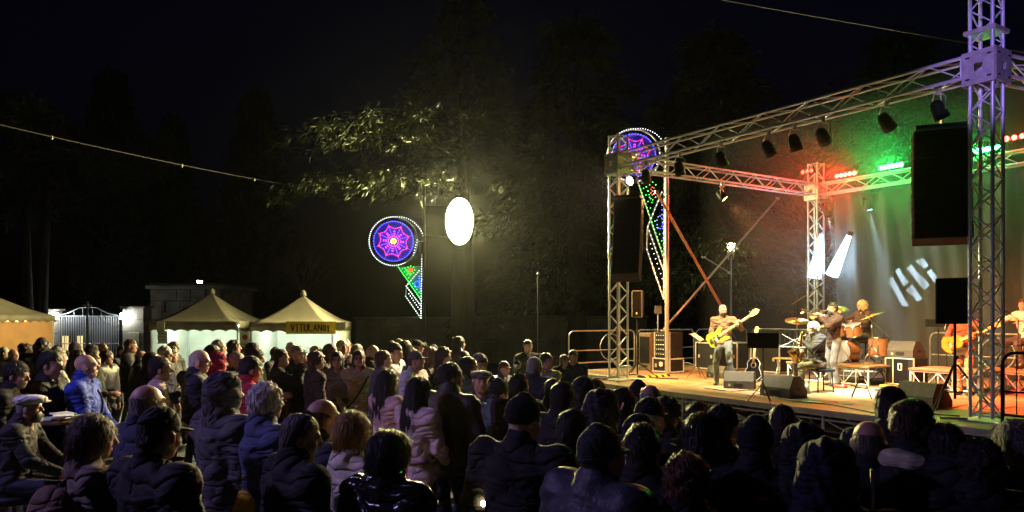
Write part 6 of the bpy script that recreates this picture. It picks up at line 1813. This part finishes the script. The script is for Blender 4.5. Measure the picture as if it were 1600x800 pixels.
# filler rows of the crowd, dark clothes, towards the tents
taken = [(x.location.x, x.location.y) for x in COL.objects if x.name.startswith('person')]
looks = [('black', (.016, .016, .018)), ('black', (.012, .012, .013)), ('navy', (.022, .026, .05)), ('charcoal', (.045, .045, .05)), ('brown', (.06, .045, .03))]
cnt = 0; tries = 0; used_labels = set()
while cnt < 62 and tries < 4000:
    tries += 1
    s = random.uniform(70, 128); px = random.uniform(-30, 560) if random.random() < .86 else random.uniform(560, 720)
    Y = F_PX / s; X = (px - 800) / s
    if min((X - a) ** 2 + (Y - b) ** 2 for a, b in taken) < .36: continue
    taken.append((X, Y)); cnt += 1
    for _try in range(40):
        H = random.uniform(1.58, 1.80); sex = random.choice('mmwwb'); nm, jc = random.choice(looks)
        fc = math.degrees(math.atan2(7 - X, 14 - Y)) + random.gauss(0, 22)
        ht = random.choices([None, 'cap', 'beanie', 'hood'], [10, 2, 2, 1])[0]
        hr = random.choice(['short', 'crop', 'fringe', 'curly']) if sex != 'w' else random.choice(['bob', 'long', 'bob'])
        if ht: hr = 'crop'
        hcn, hcc = random.choice([('dark', DKH), ('dark', DKH), ('brown', BRH), ('grey', GH), ('white', WHH)])
        jkk = random.choice(['plain', 'coat', 'puffer'])
        desc = ('a ' + ht) if ht else hcn + ' ' + {'short': 'short hair', 'crop': 'cropped hair', 'fringe': 'balding hair', 'curly': 'curly hair', 'bob': 'bobbed hair', 'long': 'long hair'}[hr]
        lab_ = 'person with %s in %s %s in the crowd before the tents' % (desc, nm, {'plain': 'jacket', 'coat': 'coat', 'puffer': 'padded jacket'}[jkk])
        if lab_ not in used_labels: break
    used_labels.add(lab_)
    make_person(lab_, (X, Y, gz(X, Y)), fc, H=H, sex=sex, jk=jkk, jc=jc, hair=hr, hc=hcc, hat=ht, hatc=random.choice([(.012, .012, .013), (.05, .05, .055)]),
                pose=random.choice(['stand', 'pockets', 'front', 'crossed', 'weight', 'chat']), near=False, group='people in %s in the crowd' % nm, skin=random.choice([S1, S2, S3]), yaw=random.uniform(-25, 25))

# things people carry
def local_thing(root, v):                       # a point of the figure's own space -> world
    k = root['joint_scale']; r = Matrix.Rotation(root.rotation_euler.z, 3, 'Z'); v = Vector(v)
    return Vector(root.location) + r @ Vector((v.x * root.scale.x, v.y * root.scale.y, v.z * root.scale.z))
o = empty('backpack', local_thing(r_w, (.10, -.26, 1.0)) + Vector((.10, 0, 0)), r_w.rotation_euler.z + .35, 'soft brown backpack on the back of the woman with the bob', 'backpack')
f = Field((-.26, -.2, -.3), (.26, .2, .55), .02); f.ell((0, 0, .1), (.19, .12, .30), 0).ell((0, -.07, -.02), (.15, .08, .15), .04); f.warp(lambda X, Y, Z: .006 * np.sin(22 * Z + 8 * X) * np.sin(17 * X + 9 * Y))
V, Q = f.net(); link('sack', np_mesh('sack', V, Q), o, m=cloth((.17, .095, .065)))
for s_ in (-1, 1): MB().sweep([(s_ * .10, .08, .36), (s_ * .11, .16, .42), (s_ * .12, .2, .3)], .016, 6).build('strap', cloth((.05, .03, .025)), o)
MB().box((0, -.145, .1), (.02, .012, .06)).build('zip_pull', M_BLK, o)
o = empty('yellow_bag', W(387, 772, 4.55), 0, 'bright yellow bag hanging by the man in jeans', 'bag')
f = Field((-.16, -.12, -.4), (.16, .12, .2), .014); f.ell((0, 0, -.12), (.085, .055, .17), 0); f.cut(lambda X, Y, Z: Z - .02 + 0 * X + 0 * Y); f.warp(lambda X, Y, Z: .008 * np.sin(40 * X + 12 * Z) * np.sin(14 * Z)); V, Q = f.net()
link('sack', np_mesh('sack', V, Q), o, m=cloth((.75, .47, .02))); MB().sweep([(-.05, 0, 0), (-.03, 0, .11), (.03, 0, .11), (.05, 0, 0)], .006, 5).build('handle', cloth((.6, .4, .03)), o)
def phone(root, v, label, lit=True):
    o = empty('phone', local_thing(root, v), root.rotation_euler.z, label, 'phone')
    MB().box((0, 0, 0), (.075, .009, .15), bev=.004).build('case', M_BLK, o); MB().box((0, -.006, 0), (.068, .002, .138)).build('screen', emis('phone_screen', (.8, .9, 1.0), 1.5), o)
for ob in [x for x in COL.objects if x.name.startswith('person')]:
    if 'holding a phone up' in ob['label']: phone(ob, (0, .44, 1.58), 'small lit phone held up by the man in the long black coat')
    if 'taking a picture' in ob['label']: phone(ob, (0, .44, 1.58), 'small lit phone held up before the bright tent wall')
    if 'raising a phone' in ob['label']: phone(ob, (.10, .45, 1.54), 'lit phone held by the woman past the white jacket')
    def on_head(name, build, m):
        pass
    if 'sunglasses pushed up' in ob['label']:
        g = MB()
        for s_ in (-1, 1): g.sweep([(s_ * .084, .0, .02), (s_ * .088, .03, .085), (s_ * .055, .055, .112)], .004, 5); g.lathe([(0, 0), (.026, .003), (.028, .006), (0, .009)], 12, Matrix.Translation((s_ * .034, .055, .112)) @ Matrix.Rotation(-.9, 4, 'X'))
        b = g.build('sunglasses', M_BLK, ob); J = pose_joints(POSES['pockets']); b.matrix_basis = Matrix.Translation(J['head']) @ Matrix.Rotation(-math.radians(10), 4, 'Z')
    if 'pink badge' in ob['label']:
        J = pose_joints(POSES['stand']); MB().lathe([(0, .006), (.02, .004), (.022, 0)], 12, Matrix.Translation(J['head'] + Vector((-.075, -.085, .07))) @ Matrix.Rotation(math.radians(60), 4, 'X') @ Matrix.Rotation(-.7, 4, 'Y')).build('badge', mat('pink_badge', (.8, .25, .3), .5), ob)
    if 'cap brim showing' in ob['label']:
        J = pose_joints(POSES['pockets']); f = Field((-.12, 0, -.05), (.12, .25, .1), .008); f.ell((0, .085, .012), (.062, .085, .010), 0); V, Q = f.net(); b = link('cap_brim', np_mesh('cap_brim', V, Q), ob, m=cloth((.10, .04, .16))); b.location = J['head']
    if 'and a clip' in ob['label']:
        J = pose_joints(POSES['pockets']); MB().sweep([(-.06, -.105, .09), (-.075, -.10, .05), (-.08, -.095, .0), (-.07, -.11, .0), (-.06, -.115, .05), (-.06, -.105, .09)], .004, 5).build('hair_clip', M_CHROME, ob, J['head'])
    if 'belted pale pink' in ob['label']:
        J = pose_joints(POSES['front']); MB().sweep([(.165 * math.cos(t), .135 * math.sin(t), 1.06) for t in [i * math.pi / 10 for i in range(21)]], .018, 6).build('belt', cloth((.46, .30, .29)), ob)
    if 'taupe belted' in ob['label']:
        MB().sweep([(.165 * math.cos(t), .135 * math.sin(t), 1.06) for t in [i * math.pi / 10 for i in range(21)]], .02, 6).build('belt', cloth((.02, .018, .015)), ob)
    if 'pale drawstring' in ob['label']:
        J = pose_joints(POSES['stand']); MB().sweep([(.095, .06, .02), (.10, .07, -.08), (.09, .10, -.18), (.085, .12, -.28)], .006, 5).build('drawstring', M_WHITE, ob, J['head'])

# ------------------------------------------------------------------ the band
def musician(label, px, pyfeet, face, H, pose, z=HS, **k):
    p = on_stage(px, pyfeet, z); return make_person(label, p, face, H=H, pose=pose, near=True, **k)
# bass player
BASS = dict(handR=(.10, .30, 1.00), handL=(-.42, .34, 1.33), elbowR=(1, -.6, -.2), elbowL=(-.7, -.2, -1), curl=.9, footL=(-.2, .05, .085), footR=(.16, -.02, .085), pelvis=(0, 0, .94), lean=(0.02, -.02, 1), backR=(.5, 1, .2), backL=(-.3, .8, .3))
bp_, JB = musician('bass player in an ochre top and pale jeans', 1131, 602, 210, 1.71, BASS, jk='sweater', jc=(.15, .07, .03), tc=(.16, .18, .18), tkind='denim', hair='crop', hc=(.16, .13, .1), skin=S2, yaw=-35, pitch=10)
def bass_guitar(root):
    o = empty('bass_guitar', local_thing(root, (.06, .26, 1.04)), root.rotation_euler.z, 'yellow green bass guitar held by the bass player', 'guitar')
    t = math.radians(148)
    o.scale = (.93, .93, .93)
    R = Matrix.Rotation(math.radians(-56), 3, 'Y')
    M4 = R.to_4x4()
    body = [(-.02, -.24), (.10, -.25), (.17, -.18), (.17, -.08), (.12, .0), (.15, .08), (.17, .17), (.12, .2), (.06, .12), (.03, .10), (-.03, .10), (-.07, .15), (-.13, .24), (-.17, .21), (-.14, .07), (-.12, -.01), (-.16, -.1), (-.16, -.19), (-.10, -.25)]
    lac = mat('bass_lacquer', (.52, .62, .06), .25, var=.12, coat=.6)
    MB().prism([M4 @ Vector((x, 0, z)) for x, z in body], (0, 0, 0), (0, .045, 0)).build('body', lac, o)
    ml = mat('maple', (.72, .55, .22), .4, var=.15)
    MB().box(M4 @ Vector((0, .035, .46)), (.06, .03, .80), R, bev=.004).build('neck', ml, o)
    hd = MB().prism([M4 @ Vector((x, .02, z)) for x, z in ((-.03, .85), (.03, .85), (.06, .92), (.07, 1.04), (.0, 1.10), (-.05, 1.02), (-.045, .92))], (0, 0, 0), (0, .022, 0)).build('headstock', ml, o)
    for k in range(4): MB().lathe([(0, -.012), (.014, -.01), (.014, .012), (0, .014)], 8, Matrix.Translation(M4 @ Vector((.085, .03, .90 + k * .045)))).build('tuner', M_CHROME, hd)
    for z in (-.06, .03): MB().box(M4 @ Vector((0, .05, z)), (.09, .016, .03), R).build('pickup', M_BLK, o)
    MB().box(M4 @ Vector((0, .05, -.15)), (.08, .016, .05), R).build('bridge', M_CHROME, o)
    for k in range(4): rod('string', M4 @ Vector((-.02 + k * .013, .062, -.15)), M4 @ Vector((-.02 + k * .013, .056, .9)), .0022, M_STEEL, o, 4)
bass_guitar(bp_)
# saxophone player, seated
SAXP = dict(pelvis=(0, 0, .56), lean=(0, .10, 1), footL=(-.16, .44, .085), footR=(.14, .34, .085), handR=(.03, .34, .78), handL=(0.0, .32, .96), elbowR=(.9, -.3, -.5), elbowL=(-.9, -.3, -.5), curl=.9, headpush=(0, .05, -.01), backR=(.6, 1, 0), backL=(-.6, 1, 0))
sx_, JS = musician('white haired saxophone player seated in a black suit', 1279, 612, 262, 1.76, SAXP, jc=(.016, .016, .015), tc=(.12, .11, .07), hair='curly', hc=(.62, .60, .5), skin=S3, pitch=8, beard=(.35, .33, .3), yaw=10)
o = empty('saxophone', local_thing(sx_, (0, .26, .62)), sx_.rotation_euler.z, 'brass saxophone held by the seated player', 'saxophone')
MB().sweep([(0, -.02, .50), (0, .02, .54), (0, .07, .53), (0, .09, .48), (0, .10, .30), (0, .10, .05), (0, .11, -.02), (0, .16, -.06), (0, .21, -.02), (0, .24, .08), (0, .28, .18)], [.012, .012, .014, .018, .024, .032, .036, .042, .05, .062, .10], 12).build('body', M_BRASS, o)
for k in range(6): MB().lathe([(0, .012), (.016, .01), (.018, 0)], 8, Matrix.Translation((.0, .065, .08 + k * .065)) @ Matrix.Rotation(math.pi / 2, 4, 'X')).build('key', M_BRASS, o)
MB().tube((0, -.06, .49), (0, -.01, .505), .009, 8, .012).build('mouthpiece', M_BLK, o); rod('key_rod', (.03, .08, .05), (.03, .08, .42), .005, M_BRASS, o)
c_ = on_stage(1281, 612); o = empty('stage_stool', c_, sx_.rotation_euler.z, 'dark stool under the seated saxophone player', 'stool')
MB().box((0, -.02, .42), (.40, .38, .06), bev=.02).build('seat', M_BLK, o)
for s1 in (-1, 1):
    for s2_ in (-1, 1): rod('leg', (s1 * .17, s2_ * .16 - .02, 0), (s1 * .15, s2_ * .14 - .02, .40), .014, M_BLK, o)
# trumpet player
TRP = dict(handR=(.05, .36, 1.46), handL=(-.03, .30, 1.44), elbowR=(.9, -.1, -1), elbowL=(-.9, -.1, -1), curl=1.1, footL=(-.17, .03, .085))
tr_, JT = musician('trumpet player in a dark red jacket and jeans standing behind the seated player', 1303, 603, 262, 1.74, TRP, jc=(.028, .014, .012), tc=(.10, .12, .16), tkind='denim', hair='short', hc=DKH, skin=S2, beard=DKH, glasses=True)
o = empty('trumpet', local_thing(tr_, (0, .12, 1.575)), tr_.rotation_euler.z, 'brass trumpet raised by the standing player', 'trumpet')
MB().sweep([(0, .0, 0), (0, .34, -.01), (0, .40, -.05), (0, .36, -.09), (0, .2, -.10), (0, .12, -.08), (0, .10, -.04), (0, .16, -.015)], .009, 8).build('tubing', M_BRASS, o)
MB().lathe([(.009, 0), (.011, .12), (.02, .2), (.035, .25), (.062, .28)], 16, Matrix.Translation((0, .30, -.012)) @ Matrix.Rotation(-math.pi / 2, 4, 'X')).build('bell', M_BRASS, o)
for k in range(3): MB().tube((.012, .2 + k * .03, -.12), (.012, .2 + k * .03, .02), .011, 8).build('valve', M_CHROME, o)
MB().tube((0, -.02, 0), (0, .03, 0), .012, 8, .007).build('mouthpiece', M_CHROME, o)
# drummer on the riser
DRU = dict(pelvis=(0, 0, .58), lean=(0, .06, 1), footL=(-.25, .40, .085), footR=(.25, .40, .085), handR=(.22, .44, .92), handL=(-.16, .42, .90), elbowR=(1, -.4, -.4), elbowL=(-1, -.4, -.4), curl=1.2, backR=(0, .3, 1), backL=(0, .3, 1))
db = DRc + DV * .5 + Vector((0, 0, .42))
dr_, JD = make_person('drummer with white hair and dark glasses behind the drum kit', db, math.degrees(math.atan2(-DV.x, -DV.y)) + 20, H=1.78, pose=DRU, near=True, jc=(.05, .02, .013), tc=(.03, .03, .03), hair='curly', hc=(.66, .60, .42), glasses=True, skin=S3, yaw=5)
for s_, n in ((1, 'R'), (-1, 'L')):
    a = local_thing(dr_, JD['wr' + n] + Vector((0, .07, .0))); b = local_thing(dr_, JD['wr' + n] + Vector((-s_ * .08, .42, .08)))
    o = empty('drumstick', a, 0, 'wooden drumstick in the drummer\'s %s hand' % ('cymbal side' if s_ > 0 else 'snare side'), 'drumstick')
    MB().tube((0, 0, 0), b - a, .009, 6, .006).build('shaft', mat('stick_wood', (.6, .42, .2), .5), o); MB().lathe([(0, .012), (.009, .006), (.009, -.006), (0, -.012)], 8, Matrix.Translation(b - a)).build('tip', M_WHITE, o)
# guitarist behind the loudspeaker, percussion player in white
GTR = dict(handR=(.14, .26, 1.0), handL=(-.36, .34, 1.20), elbowR=(1, -.6, -.2), elbowL=(-.7, -.2, -1), curl=.9, backR=(.5, 1, .2), backL=(-.3, .8, .3))
p_ = on_stage(1508, 618)
gt2, JG = make_person('guitar player in a brown patterned shirt half hidden by the loudspeaker', p_, 240, H=1.66, pose=GTR, near=True, jk='shirt', jc=(.10, .035, .02), tc=(.34, .34, .20), hair='short', hc=DKH, skin=S2, yaw=-10)
o = empty('electric_guitar', local_thing(gt2, (.08, .22, 1.02)), gt2.rotation_euler.z, 'orange electric guitar behind the box loudspeaker', 'guitar')
R = Matrix.Rotation(math.radians(-66), 3, 'Y'); M4 = R.to_4x4()
MB().prism([M4 @ Vector((x, 0, z)) for x, z in [(a, b - .22) for a, b in guitar_shape(.42, .33, .25, .2)]], (0, 0, 0), (0, .05, 0)).build('body', mat('guitar_orange', (.60, .22, .03), .25, var=.2, coat=.6), o)
MB().box(M4 @ Vector((0, .045, .45)), (.05, .025, .62), R).build('neck', mat('maple', (.7, .5, .2)), o); MB().box(M4 @ Vector((0, .045, .82)), (.08, .02, .14), R).build('headstock', mat('maple', (.7, .5, .2)), o)
MB().box(M4 @ Vector((0, .058, -.06)), (.08, .015, .03), R).build('bridge', M_CHROME, o)
PRC = dict(pelvis=(0, 0, .62), lean=(0, .1, 1), footL=(-.2, .36, .085), footR=(.2, .36, .085), handR=(.18, .42, 1.0), handL=(-.2, .42, .98), elbowR=(1, -.4, -.4), elbowL=(-1, -.4, -.4))
p_ = on_stage(1584, 610); p_.z = HS + .42
make_person('percussion player in a loose white shirt beyond the tower', p_ + DV * .55, 255, H=1.72, pose=PRC, near=True, jk='shirt', jc=(.66, .62, .56), tc=(.04, .04, .04), hair='short', hc=BRH, skin=S1)
o = empty('percussion_stool', p_ + DV * .55, 0, 'stool under the percussion player in white', 'stool')
MB().lathe([(0, .54), (.17, .54), (.18, .51), (.17, .48), (0, .48)], 16).build('seat', M_BLK, o)
for k in range(3): rod('leg', (.22 * math.cos(k * 2.09), .22 * math.sin(k * 2.09), 0), (.03 * math.cos(k * 2.09), .03 * math.sin(k * 2.09), .49), .014, M_STEEL, o)
# ------------------------------------------------------------------ stage smoke
def smoke():
    a, b = st(-1.2, 3.4), st(10.0, 7.5)
    o = empty('smoke', st(4.4, 5.55, 0), RZ_E)
    me = MB().box((0, 0, 0), (10.6, 3.9, 6.2)).mesh('smoke')
    bpy.data.objects.remove(o)
    o = link('smoke', me, None, st(4.4, 5.45, HS + 3.12), (0, 0, RZ_E)); tag(o, kind='stuff')
    m = bpy.data.materials.new('stage_smoke'); m.use_nodes = True; nt = m.node_tree
    nt.nodes.remove(nt.nodes['Principled BSDF']); v = nt.nodes.new('ShaderNodeVolumePrincipled')
    v.inputs['Color'].default_value = (.85, .87, .9, 1); v.inputs['Density'].default_value = .024; v.inputs['Anisotropy'].default_value = .5
    nt.links.new(v.outputs[0], nt.nodes['Material Output'].inputs['Volume']); me.materials.append(m)
SMOKE = True
if SMOKE: smoke()

def haze():
    o = link('haze', MB().box((0, 0, 0), (64, 62, 20)).mesh('haze'), None, (0, 23, 8.4)); tag(o, kind='stuff')
    m = bpy.data.materials.new('night_haze'); m.use_nodes = True; nt = m.node_tree
    nt.nodes.remove(nt.nodes['Principled BSDF']); v = nt.nodes.new('ShaderNodeVolumePrincipled')
    v.inputs['Color'].default_value = (.9, .92, .95, 1); v.inputs['Density'].default_value = .00010; v.inputs['Anisotropy'].default_value = .9
    nt.links.new(v.outputs[0], nt.nodes['Material Output'].inputs['Volume']); o.data.materials.append(m)
HAZE = True
if HAZE: haze()
